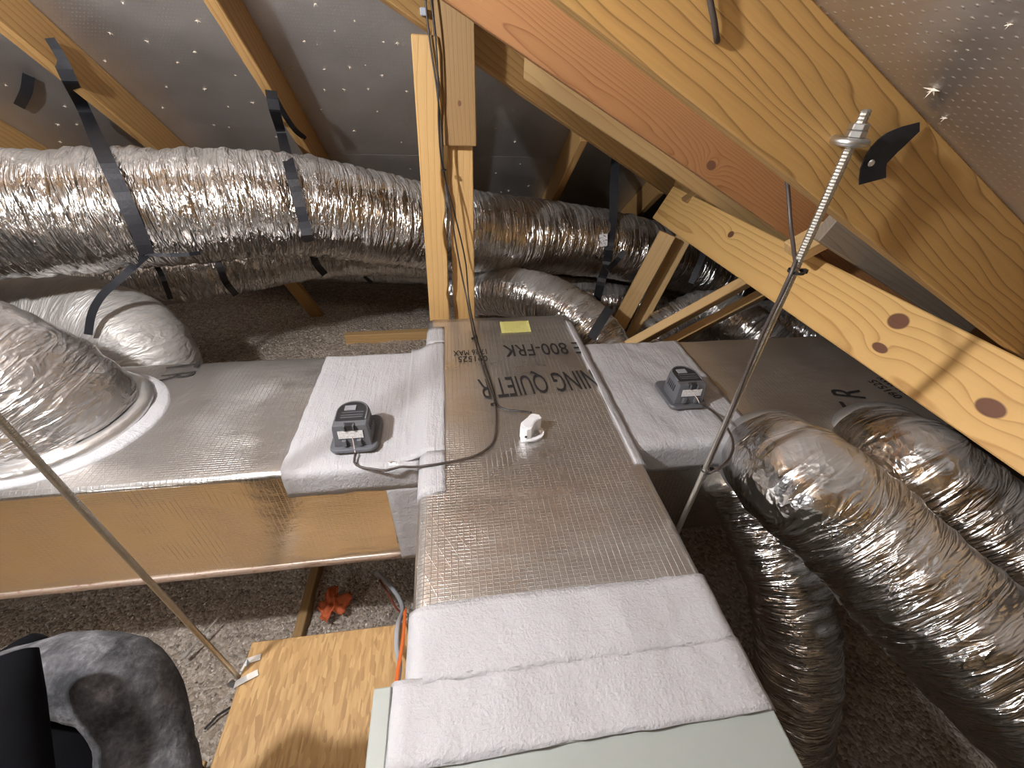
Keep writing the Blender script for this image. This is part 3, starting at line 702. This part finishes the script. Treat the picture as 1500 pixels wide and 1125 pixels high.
# big elbow sealed on top of the trunk
EC = Vector((-1.13, 1.04, TZT))
flex('flex_elbow', 'large crumpled flex elbow rising from a white mastic ring on the trunk',
     [EC+Vector((0, 0, .012)), EC+Vector((-.01, 0, .06)), EC+Vector((-.07, .0, .15)), EC+Vector((-.20, -.005, .235)), EC+Vector((-.38, -.01, .29)), EC+Vector((-.62, -.02, .33)), EC+Vector((-.95, -.03, .36))], [.195, .20], M_FXE, .001, .010, 18)
cl = G()
seg = 72
def ringrow(r, z, amp, sd): return [EC+Vector((math.cos(a)*(r+amp*noise.noise((math.cos(a)*5, math.sin(a)*5, sd))), math.sin(a)*min(.245, r+amp*noise.noise((math.cos(a)*5, math.sin(a)*5, sd))), z+amp*.3*noise.noise((math.cos(a)*9, math.sin(a)*9, sd)))) for a in [2*math.pi*k/seg for k in range(seg)]]
rows = [ringrow(.20, .004, 0, 1), ringrow(.20, .012, .002, 1), ringrow(.235, .009, .004, 2), ringrow(.262, .006, .005, 3), ringrow(.270, .001, .006, 3), ringrow(.27, -.004, .006, 3)]
vs = [p for r in rows for p in r]; fs = [(i*seg+k, i*seg+(k+1) % seg, (i+1)*seg+(k+1) % seg, (i+1)*seg+k) for i in range(len(rows)-1) for k in range(seg)]
o = mesh_obj('mastic_ring', vs, fs, M_MASN, tl, None, True)
rows = [ringrow(.19, .03, .004, 6), ringrow(.212, .036, .006, 7), ringrow(.228, .024, .006, 8), ringrow(.226, .008, .004, 9)]
vs = [p for r in rows for p in r]; fs = [(i*seg+k, i*seg+(k+1) % seg, (i+1)*seg+(k+1) % seg, (i+1)*seg+k) for i in range(len(rows)-1) for k in range(seg)]
mesh_obj('collar_tape', vs, fs, plain('foil_tape', (.78, .77, .76), .3, .85, .1, 40, .6), tl, None, True)
# two take-offs of the right trunk, and the hanging one
def takeoff(px, label, pts, r, seed, mat=M_FX):
    flex('flex_duct', label, pts, r, mat, .0018, .008, seed)
    c = pts[0]; d = (pts[1]-pts[0]).normalized(); q = d.to_track_quat('Z', 'Y').to_matrix()
    G().lathe([(r*.9, -.05), (r*1.06, -.045), (r*1.10, .0), (r*1.08, .04), (r*1.0, .06)], 40, c, q).build('takeoff_collar', plain('foil_tape_grey', (.50, .50, .50), .38, .75, .2, 30, .7), tr, True)
a = PY(1130, 672, TY0-.035)
takeoff(None, 'near silver flex duct running down to the right from the trunk', [a, PD(1165, 700, .985), PD(1245, 768, .93), PD(1350, 868, .86), PD(1470, 985, .80), PD(1600, 1110, .76)], .132, 21)
a = PY(1283, 655, TY0-.03)
takeoff(None, 'second silver flex duct running down to the right beside the purlin', [a, PD(1320, 680, 1.07), PD(1400, 742, 1.01), PD(1500, 826, .95), PD(1640, 950, .88)], .128, 23)
flex('flex_duct', 'dark flex duct hanging down beside the plenum', [PD(1085, 700, 1.32), PD(1118, 770, 1.30), PD(1150, 850, 1.27), PD(1166, 930, 1.27), PD(1165, 1010, 1.32), PD(1160, 1080, 1.42), PD(1172, 1150, 1.55)], .112, M_FX, .003, .009, 25)

# ================================================================ HANGING RODS
def rod(name, label, X, Y, z0, z1, r=.0064, parent=None):
    h = [(0, 0), (r*.8, 0)]; n = int((z1-z0)/.0021)
    for i in range(n): h.append((r if i % 2 else r*.93, .001+i*.0021))
    h += [(r*.7, z1-z0), (0, z1-z0)]
    o = G().lathe(h, 12, (X, Y, z0)).build('threaded_shaft', M_ROD, parent, False); return o
def hexnut(z, X, Y, parent, r=.0125, h=.011):
    p = [(X+r*math.cos(a), Y+r*math.sin(a)) for a in [math.pi/3*k+.3 for k in range(6)]]
    return bevelled(G().prism(p, z, z+h).build('hex_nut', M_MET, parent), .001)
RX, RY = .516, .552
rr = empty('threaded_rod', (RX, RY, .47)); tag(rr, 'threaded rod with nuts hanging from an eye on the broad rafter', 'rod')
ztop = PY(1270, 160, RY).z
rod('r', '', RX, RY, .40, ztop, parent=rr)
ze = PY(1250, 208, RY).z
hexnut(ze+.005, RX, RY, rr, .0125, .0078); hexnut(ze+.0133, RX, RY, rr, .0115, .0072)
cs = [Vector((RX+.017*math.cos(a), RY+.004+.017*math.sin(a), ze)) for a in [2*math.pi*k/28 for k in range(29)]]
g = G().tube(cs, .0052, 10, False); g.tube([(RX, RY+.02, ze), (RX, .59, ze)], .005, 10); g.build('eye_ring', M_MET, rr, True)
LX, LY = -.678, .56
rl = empty('threaded_rod', (LX, LY, .47)); tag(rl, 'threaded rod reaching down to the corner of the strand board platform', 'rod')
rod('r', '', LX, LY, .42, 2.27, parent=rl)
hexnut(.41, LX, LY, rl)
# metal strap tabs at the platform corner
g = G().ribbon([PZ(382, 962, .4862), PZ(364, 968, .4862), PZ(356, 984, .478)], [(0, 0, 1)]*3, .018, .0014); tag(g.build('strap_tab', M_MET), 'bent metal tab screwed on the platform corner', 'metal strap')
g = G().ribbon([PZ(378, 985, .4862), PZ(362, 993, .4885), PZ(344, 1003, .487), PZ(336, 1000, .474)], [(0, 0, 1)]*4, .018, .0014); tag(g.build('strap_tab', M_MET), 'longer metal tab beside the end of the threaded rod', 'metal strap')

# ================================================================ DAMPER ACTUATORS
def damper_parts(name, label, loc, K=1.12):
    r = empty(name, loc); tag(r, label, 'actuator', 'damper actuators on the trunks'); L = Vector(loc)
    def rp(w_, d0, d1, rad, n=5):
        pts = []
        for (cx, cy, st) in ((w_/2-rad, d1-rad, 0), (-w_/2+rad, d1-rad, 90), (-w_/2+rad, d0+rad, 180), (w_/2-rad, d0+rad, 270)):
            for k in range(n+1): t = math.radians(st+90*k/n); pts.append((cx+rad*math.cos(t), cy+rad*math.sin(t)))
        return pts
    def put(g, nm, m, sm=False, par=None):
        for v in g.v: v *= K; v += L
        return g.build(nm, m, par or r, sm)
    W = .1
    bevelled(put(G().prism(rp(W*.98, -.052, .062, .014), 0.0, .008), 'gasket', plain('gasket_brown', (.16, .085, .05), .8, 0, .4, 90)), .002)
    bevelled(put(G().prism(rp(W*1.12, -.06, .068, .02), .008, .017, .97), 'base_plate', M_GREY), .003, 2)
    # arch shaped housing: straight front, rounded back, tapering upward
    arch = [(-.043, -.046), (.043, -.046)]+[(.043*math.cos(t), .012+.043*math.sin(t)) for t in [math.pi*k/14 for k in range(15)]]
    g = G(); lev = [(.017, 1.0), (.04, .965), (.068, .92), (.078, .88)]; n = len(arch); vs = []
    for z, s_ in lev: vs += [(x*s_, y*s_, z) for x, y in arch]
    fs = [(i*n+k, i*n+(k+1) % n, (i+1)*n+(k+1) % n, (i+1)*n+k) for i in range(3) for k in range(n)]+[tuple(range(n))[::-1], tuple(range(3*n, 4*n))]
    body = bevelled(put(g.add(vs, fs), 'housing', M_GREY), .0022, 2, .9)
    face = [(x*.80, y*.80+.001) for x, y in arch if y > -.04]+[(-.0345, -.026), (.0345, -.026)]
    face = [(x*.76, y*.80) for x, y in arch[2:]]+[(-.0327, -.024), (.0327, -.024)]
    dial = put(G().prism(face, .0775, .0795), 'dial_face', M_DARK)
    rim = [Vector((.0385*.9*math.cos(t), .0105+.0385*.9*math.sin(t), .079)) for t in [math.pi*k/16 for k in range(17)]]
    put(G().tube([(.0347, -.022, .079)]+rim+[(-.0347, -.022, .079)], .0022, 8), 'dial_rim', M_GREY, True)
    put(G().box((-.006, .020, .0805), (.026, .017, .002)), 'dial_pointer', plain('dial_pale', (.32, .33, .36), .4), False, dial)
    for yy in (.004, -.006, -.014): put(G().box((.002, yy, .0802), (.05, .0022, .0018)), 'dial_bar', M_GREY, False, dial)
    put(G().box((.0, -.0405, .0745), (.024, .012, .013)), 'terminal_block', M_DARK)
    put(G().box((-.010, -.044, .0745), (.003, .011, .014)).box((.010, -.044, .0745), (.003, .011, .014)), 'terminal_cheeks', M_GREY)
    tl_ = NT('actuator_label') if 'actuator_label' not in MATS else None
    if tl_:
        co = tl_.coord(); x_, y_, z_ = tl_.n('ShaderNodeSeparateXYZ', {0: co}).outputs
        rw = lines(tl_, z_, .0055, .28); nz = tl_.noise(tl_.mapping(co, sc=(330, 1, 150)), 1.0, 2)
        tl_.out(Base_Color=tl_.mix(tl_.math('MULTIPLY', tl_.math('MULTIPLY', rw, tl_.math('GREATER_THAN', nz, .5)), .75), (.72, .71, .70, 1), (.12, .11, .11, 1)), Roughness=.4); MATS['actuator_label'] = tl_.m
    put(G().box((0, -.0452, .0535), (.056, .0012, .021), Matrix.Rotation(-.08, 3, 'X')), 'rating_label', MATS['actuator_label'])
    for sx in (-.017, .017): bevelled(put(G().box((sx, -.0485, .031), (.010, .008, .018)), 'latch', M_GREY, False, body), .001)
    for s_ in (-1, 1):
        for k in range(5): put(G().box((s_*.0405, -.022+.0085*k, .056), (.0022, .003, .020), Matrix.Rotation(-s_*.12, 3, 'Y')), 'vent_slot', M_DARK, False, body)
    return r
pL = PZ(523, 636, TZT+.02); pR = PZ(996, 579, TZT+.02)
aL = damper_parts('damper_actuator', 'grey damper actuator on white mastic of the long trunk', (pL.x, pL.y, TZT+.0062))
aR = damper_parts('damper_actuator', 'grey damper actuator on white mastic near the threaded rod', (pR.x, pR.y, TZT+.009))

# white sensor on the plenum
sp = PZ(776, 640, PZT); sn = empty('duct_sensor', (sp.x, sp.y, PZT)); tag(sn, 'white curved plastic sensor clip standing on the plenum', 'sensor')
out_ = [(-.030, -.010), (-.026, -.020), (-.014, -.025), (-.002, -.022), (.004, -.012), (.010, .002), (.020, .012), (.034, .020), (.030, .034), (.016, .040), (.004, .038), (-.004, .026), (-.016, .016), (-.026, .006)]
g = G().prism(out_, .012, .05)
for v in g.v: v += Vector((sp.x, sp.y, PZT))
o = bevelled(g.build('sensor_body', M_WHITE, sn), .002, 2, .9)
g = G().prism([(x*.72+.0, y*.72+.002) for x, y in out_], .0495, .0512)
for v in g.v: v += Vector((sp.x, sp.y, PZT))
g.build('raised_panel', plain('white_plastic_shade', (.74, .74, .76), .4), sn)
arc = [Vector((sp.x-.002+.036*math.cos(t), sp.y+.004+.026*math.sin(t), PZT+.009)) for t in [-2.0+2.9*k/20 for k in range(21)]]
G().ribbon(arc, [(0, 0, 1)]*21, .011, .005).build('flange', M_WHITE, sn)
g = G().lathe([(.013, 0), (.0125, .012), (.011, .014)], 20, (sp.x-.015, sp.y-.010, PZT)); g.build('stem', M_WHITE, sn, True)
q = Matrix.Rotation(math.pi/2, 3, 'X')
G().lathe([(0, 0), (.0036, 0), (.0036, .0012), (0, .0012)], 14, (sp.x-.016, sp.y-.0252, PZT+.026), q).build('screw_hole', M_DARK, sn)

# ================================================================ CABLES
def cable(name, label, P, r, mat, cat='cable', step=.012, group=None):
    return tag(G().tube(crom(P, step), r, 8).build(name, mat, None, True), label, cat, group)
cf_ = postY-.012
run = [(622, -40), (624, 10), (631, 70), (640, 130), (646, 190), (650, 248), (660, 310), (672, 380)]
on = PZT+.006
P1 = [PY(x, y, cf_) for x, y in run]+[PY(684, 440, 1.535), PZ(694, 492, on), PZ(706, 535, on), PZ(718, 570, on), PZ(725, 592, on), PZ(727, 620, on), PZ(722, 648, on), PZ(700, 666, on), PZ(668, 675, on), PZ(640, 680, on+.003), PZ(625, 682, on+.004),
      PZ(608, 684, TZT+.030), PZ(596, 684, TZT+.018), PZ(585, 684, TZT+.013), PZ(566, 689, TZT+.012), PZ(545, 687, TZT+.012), PZ(528, 684, TZT+.012), PZ(519, 677, TZT+.014), PZ(521, 664, TZT+.02)]
cable('control_cable', 'grey brown control cable down the post to the long trunk actuator', P1, .0032, M_CABLE)
P2 = [PY(x+8*math.sin(i*1.1)*.8+3, y, cf_-.004) for i, (x, y) in enumerate(run)]+[PY(687, 440, 1.532), PZ(698, 494, on), PZ(711, 535, on), PZ(722, 568, on), PZ(728, 592, on), PZ(742, 600, on), PZ(760, 602, on+.004), PZ(778, 604, PZT+.035)]
cable('sensor_cable', 'thin black cable running to the white sensor clip', P2, .0028, M_CABLE2)
cable('sensor_wires', 'thin pale wires at the long trunk actuator', [pL+Vector((0, -.046, .052)), pL+Vector((.004, -.056, .03)), pL+Vector((.004, -.062, .005)), PZ(521, 666, TZT+.016)], .0011, plain('wire_pale', (.75, .6, .55), .4), 'wire')
def tie(label, p, ax, r=.008):
    ax = nrm(ax); q = ax.to_track_quat('Z', 'Y').to_matrix(); P = [Vector(p)+q @ Vector((r*math.cos(a), r*math.sin(a), 0)) for a in [2*math.pi*k/16 for k in range(17)]]
    g = G().ribbon(P, [(pp-Vector(p)) for pp in P], .004, .0015); g.box(Vector(p)+q @ Vector((-r-.003, 0, 0)), (.007, .007, .006), q); tag(g.build('cable_tie', M_CABLE2), label, 'cable tie')
tie('black cable tie around the cables halfway down the post', PY(650, 249, cf_), (0.1, 0, -1))
tie('black cable tie where the cables reach the plenum', PZ(696, 495, on), (.3, -1, 0))
tie('black cable tie where the two cables part', PZ(725, 592, on), (.1, -1, 0), .006)
g = G().box(PY(620, 17, cf_+.004), (.018, .012, .018)); tag(bevelled(g.build('cable_clip', plain('clip_blue_grey', (.35, .37, .42), .4)), .002), 'small grey cable clip near the head of the post', 'clip')
# right hand cable
ky = .578
cable('control_cable', 'brown cable entering a hole in the broad rafter', [PY(1036, -40, ky), PY(1040, 0, ky), PY(1046, 30, ky), PY(1050, 58, ky+.004), PY(1051, 62, ky+.02)], .0035, M_CABLE)
P3 = [PY(1150, 245, .66), PY(1155, 285, .645), PY(1158, 330, .62), PY(1163, 370, .575), PY(1160, 398, RY-.010), PY(1112, 500, RY-.006), PY(1068, 610, RY-.006), PY(1036, 686, RY-.008), PY(1050, 688, RY-.02), PY(1068, 672, RY+.02), PY(1074, 650, RY+.09), PY(1066, 628, RY+.17),
      PY(1052, 610, RY+.24), PZ(1040, 600, TZT+.03), PZ(1024, 590, TZT+.05)]
cable('control_cable', 'brown cable tied along the threaded rod and looped to the actuator', P3, .0031, M_CABLE)
cable('sensor_wires', 'thin pale wires at the actuator near the threaded rod', [pR+Vector((.002, -.046, .052)), pR+Vector((.02, -.06, .03)), PZ(1024, 590, TZT+.05)], .0012, plain('wire_pale', (.75, .6, .55), .4), 'wire')
tie('black cable tie high on the threaded rod', Vector((RX, RY-.004, PY(1160, 396, RY).z)), (0, 0, 1), .0105)
tie('black cable tie low on the threaded rod', Vector((RX, RY-.004, PY(1036, 686, RY).z)), (0, 0, 1), .0105)

# ================================================================ STRAPS
def strap(label, P, width=.036, nrmf=None, step=.02, name='hanging_strap'):
    pts = crom(P, step); N = [nrmf(p) if nrmf else (EYE-p) for p in pts]
    return tag(G().ribbon(pts, N, width, .0018).build(name, M_STRAP), label, 'strap')
def near(px, py, pts, r, lift=.022):
    """point of the photo ray on the near side of a duct"""
    d = ray(px, py); best = None
    for c in pts:
        v = c-EYE; tca = v.dot(d); d2 = v.length_squared-tca*tca
        if d2 <= r*r:
            th = tca-math.sqrt(r*r-d2)
            if best is None or th < best: best = th
    if best is None:
        c = min(pts, key=lambda c: (c-EYE-d*(c-EYE).dot(d)).length); best = (c-EYE).dot(d)
    return EYE+d*(best-lift)
def XP(x, y, X): return PP(x, y, (1, 0, 0), X)
nA = lambda x, y: near(x, y, ptsA, .1875)
strap('black strap from the grained rafter round the widest flex duct', [XP(68, 56, -1.198), XP(88, 88, -1.196), XP(102, 118, -1.19), PD(125, 165, 1.58), nA(150, 222), nA(172, 270), nA(192, 315), nA(207, 350), nA(215, 372)], .04)
strap('black strap tail round the dusty elbow', [nA(215, 372), PD(198, 388, 1.42), PD(172, 412, 1.42), PD(150, 432, 1.42), PD(135, 458, 1.43), PD(129, 490, 1.45)], .022)
strap('black strap tail round the thinner duct by the dusty elbow', [nA(217, 372), PD(228, 386, 1.9), PD(240, 412, 1.95), PD(250, 438, 2.0)], .022)
strap('slack black strap under the widest duct', [nA(217, 372), nA(250, 374), nA(290, 371), PD(310, 366, 1.78)], .012)
strap('black strap looped over the notched rafter holding the widest duct', [XP(397, 133, -.592), XP(402, 160, -.590), PD(412, 195, 1.72), nA(424, 243), nA(436, 290), nA(445, 325), nA(452, 352), PD(456, 365, 2.1), PD(463, 386, 2.22), PD(476, 402, 2.3)], .036)
strap('black strap end hanging from the notched rafter', [XP(400, 138, -.590), XP(415, 165, -.589), XP(432, 190, -.589), XP(447, 203, -.589)], .02)
strap('short black strap hugging the thinner duct', [PD(314, 366, 2.06), PD(320, 385, 2.0), PD(330, 412, 2.02), PD(346, 432, 2.12)], .03)
strap('small black strap on the dim lowest duct', [PD(530, 400, 2.84), PD(537, 408, 2.87), PD(545, 414, 2.92)], .022)
strap('black strap hanging from the hip over the far end of the widest duct', [PD(903, 218, 2.25), PD(900, 262, 2.25), nA(898, 320), nA(893, 360), nA(889, 388), PD(882, 408, 2.2), PD(874, 440, 2.28)], .045)
strap('black strap tail crossing below the far strap', [nA(915, 368), nA(903, 382), PD(890, 396, 2.19)], .03)
strap('black strap slanting behind the plenum corner', [PD(893, 452, 1.78), PD(880, 472, 1.76), PD(866, 496, 1.75)], .04)
strap('black strap between the two struts', [PD(1035, 362, 2.22), PD(1024, 388, 2.22), PD(1012, 415, 2.24)], .03)
strap('loose black strap hanging from the roof in the far left bay', [onback(42, 102)-nBack*.02, onback(38, 122)-nBack*.03, onback(28, 148)-nBack*.02], .03)
strap('thin black strap end above the duct right of the post', [onback(777, 280)-nBack*.12, onback(780, 295)-nBack*.15, PD(776, 304, 2.5)], .014)
lab_m = NT('duct_label_print'); _v = lab_m.noise(lab_m.mapping(lab_m.coord(), sc=(90, 90, 160)), 1.0, 2)
lab_m = lab_m.out(Base_Color=lab_m.mix(lab_m.ramp(_v, [(.56, (0, 0, 0)), (.6, (1, 1, 1))]), (.72, .71, .72, 1), (.10, .10, .16, 1)), Roughness=.4)
for (x, y, w_) in ((689, 331, .050), (884, 352, .042)):
    P = [near(x, y-9+6*k, ptsA, .1875, .012) for k in range(4)]
    o = G().ribbon(P, [EYE-p for p in P], w_, .001).build('duct_label', lab_m, flexA); o['label'] = 'small white printed label'
# torn strap stapled on the broad rafter
fy = .582
tag(G().ribbon(crom([PY(1340, 186, fy-.001), PY(1322, 200, fy-.006), PY(1302, 212, fy-.008), PY(1284, 230, fy-.010), PY(1276, 248, fy-.014), PY(1276, 266, fy-.020)], .01), [(0, -1, 0.1)]*60, .036, .002).build('strap_remnant', M_STRAP), 'torn black strap end screwed to the broad rafter', 'strap') if False else None
pts = crom([PY(1345, 186, fy-.001), PY(1322, 200, fy-.006), PY(1302, 213, fy-.009), PY(1286, 228, fy-.012), PY(1278, 246, fy-.016), PY(1277, 266, fy-.022)], .008)
n_ = len(pts); srt = empty('strap_remnant', pts[n_//2]); tag(srt, 'torn black strap end screwed to the broad rafter', 'strap')
G().ribbon(pts, [(0, -1, .15)]*n_, [.012+.026*min(1, i/(n_*.45)) for i in range(n_)], .002).build('strap_piece', M_STRAP, srt)
G().lathe([(0, 0), (.0045, 0), (.0035, .002), (0, .0025)], 14, PY(1276, 239, fy-.02), Matrix.Rotation(math.pi/2, 3, 'X')).build('screw_head', plain('screw_bright', (.8, .8, .78), .3, .6), srt)

# ================================================================ SMALL THINGS BELOW
hs = [PZ(552, 838, .22), PZ(566, 852, .26), PZ(582, 872, .32), PZ(590, 893, .40), PZ(583, 915, .49), PZ(581, 945, .52), PZ(585, 975, .56), PZ(580, 1010, .60)]
cable('grey_conduit', 'grey flexible conduit rising past the platform edge', hs, .008, plain('conduit_grey', (.40, .41, .43), .5), 'conduit')
pts = crom([PZ(594, 893, .47), PZ(592, 925, .53), PZ(588, 955, .57), PZ(583, 985, .60), PZ(581, 1008, .62)], .01)
tag(G().ribbon(pts, [(-.6, -.3, .7)]*len(pts), .016, .003).build('orange_cable', plain('orange_jacket', (.80, .17, .035), .45)), 'flat orange cable beside the grey conduit', 'cable')
pts = crom([PZ(556, 850, .2), PZ(568, 868, .25), PZ(580, 890, .32), PZ(592, 900, .45)], .01)
tag(G().tube(pts, .004, 8).build('red_cable', plain('dull_red', (.22, .05, .03), .5), None, True), 'dull red cable looping beside the grey conduit', 'cable')
# orange rag
c = PZ(488, 888, .03); vs = []; fs = []; n = 22
for j in range(n+1):
    for i in range(n+1):
        u = (i/n-.5)*2; v = (j/n-.5)*2; rr_ = 1+.35*noise.noise((u*1.8, v*1.8, 9))
        x = u*.072*rr_; y = v*.085*rr_
        z = .02+.045*abs(noise.noise((u*2.2, v*2.2, 3)))+.02*noise.noise((u*5, v*5, 1))-.02*(u*u+v*v)*.6
        vs.append(c+Vector((x, y, z)))
for j in range(n):
    for i in range(n):
        cu_, cv_ = (i+.5)/n*2-1, (j+.5)/n*2-1
        if math.hypot(cu_, cv_) > .82+.3*noise.noise((math.atan2(cv_, cu_)*1.4, 3, 5)): continue
        a = j*(n+1)+i; fs.append((a, a+1, a+n+2, a+n+1))
o = mesh_obj('orange_rag', vs, fs, plain('rag_orange', (.50, .105, .03), .7, 0, .3, 30), None, None, True)
md = o.modifiers.new('thickness', 'SOLIDIFY'); md.thickness = .002; tag(o, 'crumpled orange rag on the loose fill', 'rag')
# sticks
a = PZ(268, 964, .05); b = PZ(352, 868, .10); st = empty('marker_stick', a); tag(st, 'thin pale stick lying on the loose fill', 'stick')
G().tube([a+(b-a)*.12, b], .004, 8).build('shaft', plain('stick_pale', (.42, .38, .34), .6), st, True)
G().tube([a, a+(b-a)*.05, a+(b-a)*.16], [.008, .0085, .004], 8).build('thick_end', plain('stick_pale', (.42, .38, .34), .6), st, True)
a = PZ(300, 1068, .03); b = PZ(338, 1036, .03); tag(G().tube([a, (a+b)/2+Vector((0, .004, .01)), b], .004, 6).build('dark_twig', M_CABLE2), 'short black wire offcut on the loose fill by the platform', 'wire')

# dusty padded bend close to the viewer
t = NT('dusty_foam'); co = t.coord(); dz = t.noise(co, 26, 5, .65, .4); df = t.noise(co, 170, 3)
geo = t.n('ShaderNodeNewGeometry'); dc = t.ramp(t.math('ADD', dz, t.math('MULTIPLY', t.math('SUBTRACT', df, .5), .25)), [(.36, (.012, .012, .014)), (.56, (.06, .059, .064)), (.76, (.17, .166, .175))])
t.out(Base_Color=dc.outputs[0], Roughness=.9, Normal=t.bump(df, .4, .003))
dp = .56
pb = empty('insulated_pipe', PD(150, 1120, dp)); pb.location.z = .485; tag(pb, 'thick dusty black foam insulated pipe bend close to the viewer', 'pipe')
arch = [PD(232, 1300, .46), PD(222, 1200, .50), PD(216, 1115, .54), PD(208, 1055, dp), PD(178, 1004, dp), PD(120, 986, dp), PD(50, 998, dp), PD(-40, 1030, dp), PD(-140, 1100, dp)]
p0 = arch[0]; low = [Vector((p0.x, p0.y-.06, .485)), Vector((p0.x, p0.y-.06, .75)), Vector((p0.x, p0.y-.05, p0.z-.12))]
pe = arch[-1]; high = [Vector((pe.x-.02, pe.y, pe.z-.15)), Vector((pe.x-.02, pe.y, .7)), Vector((pe.x-.02, pe.y, .10))]
def lump(L, a, p): return .005*noise.noise(p*14)+.002*noise.noise(p*60)
G().tube(crom(low+arch+high, .012), .051, 40, True, lump).build('foam_sleeve', t.m, pb, True)
bf = plain('black_foam_and_shade', (.004, .004, .005), 1.0, 0, .3, 60); bf.node_tree.nodes['Principled BSDF'].inputs['Specular IOR Level'].default_value = 0.05
c = PD(105, 1085, dp+.03); G().tube(crom([c+Vector((-.10, .05, .075)), c+Vector((-.02, .02, .03)), c+Vector((.04, -.02, -.04)), c+Vector((.06, -.06, -.16)), Vector((c.x+.06, c.y-.08, .485))], .015), .072, 32, True, lump).build('shade_tube', bf, pb, True)  # near-black tube put in as the shade of the gap under the arch
dp = .46
a = PD(12, 966, dp); d = (PD(30, 1200, dp-.05)-a)
g = G().tube([a-d*.03, a-d*.02, a, a+d*.3, a+d, a+d*1.6], [.006, .017, .023, .025, .026, .026], 24)
g.build('black_stub', bf, pb, True)
# plank walkway beside the platform, resting on the joists
wk = bevelled(G().box((-1.95, -.62, .085), (2.15, 2.2, .018)).build('walkway_board', M_OSB), .002); tag(wk, 'strand board walkway laid low beside the platform', 'walkway')

# ================================================================ THE WORK LAMP (hangs out of the picture, upper left) AND AN ADDED FILL BULB
def bulb_lamp(pos, strength, label):
    lp = empty('work_or_fill_lamp', pos); tag(lp, label, 'lamp')
    t = NT('bulb_glow'); t.out(Base_Color=(1, 1, 1, 1), Emission_Color=(*LAMP_COL, 1), Emission_Strength=strength)
    prof = [(0, -.035)]+[(.035*math.sin(a), -.035*math.cos(a)) for a in [math.pi*k/10 for k in range(1, 9)]]+[(.014, .045)]
    G().lathe(prof, 20, pos).build('bulb', t.m, lp, True)
    G().lathe([(.016, .045), (.02, .05), (.02, .09), (.008, .10)], 16, pos).build('socket', M_DARK, lp, True)
    G().tube([pos+Vector((0, 0, .098)), Vector((pos.x, pos.y, RD-SL*pos.x))], .004, 8).build('cord', M_CABLE2, lp, True)
bulb_lamp(LAMP_POS, LAMP_STRENGTH, 'bare bulb work lamp hanging from the rafters over the long trunk')
bulb_lamp(FILL_POS, FILL_STRENGTH, 'added fill bulb out of view, hanging further back by the walkway')
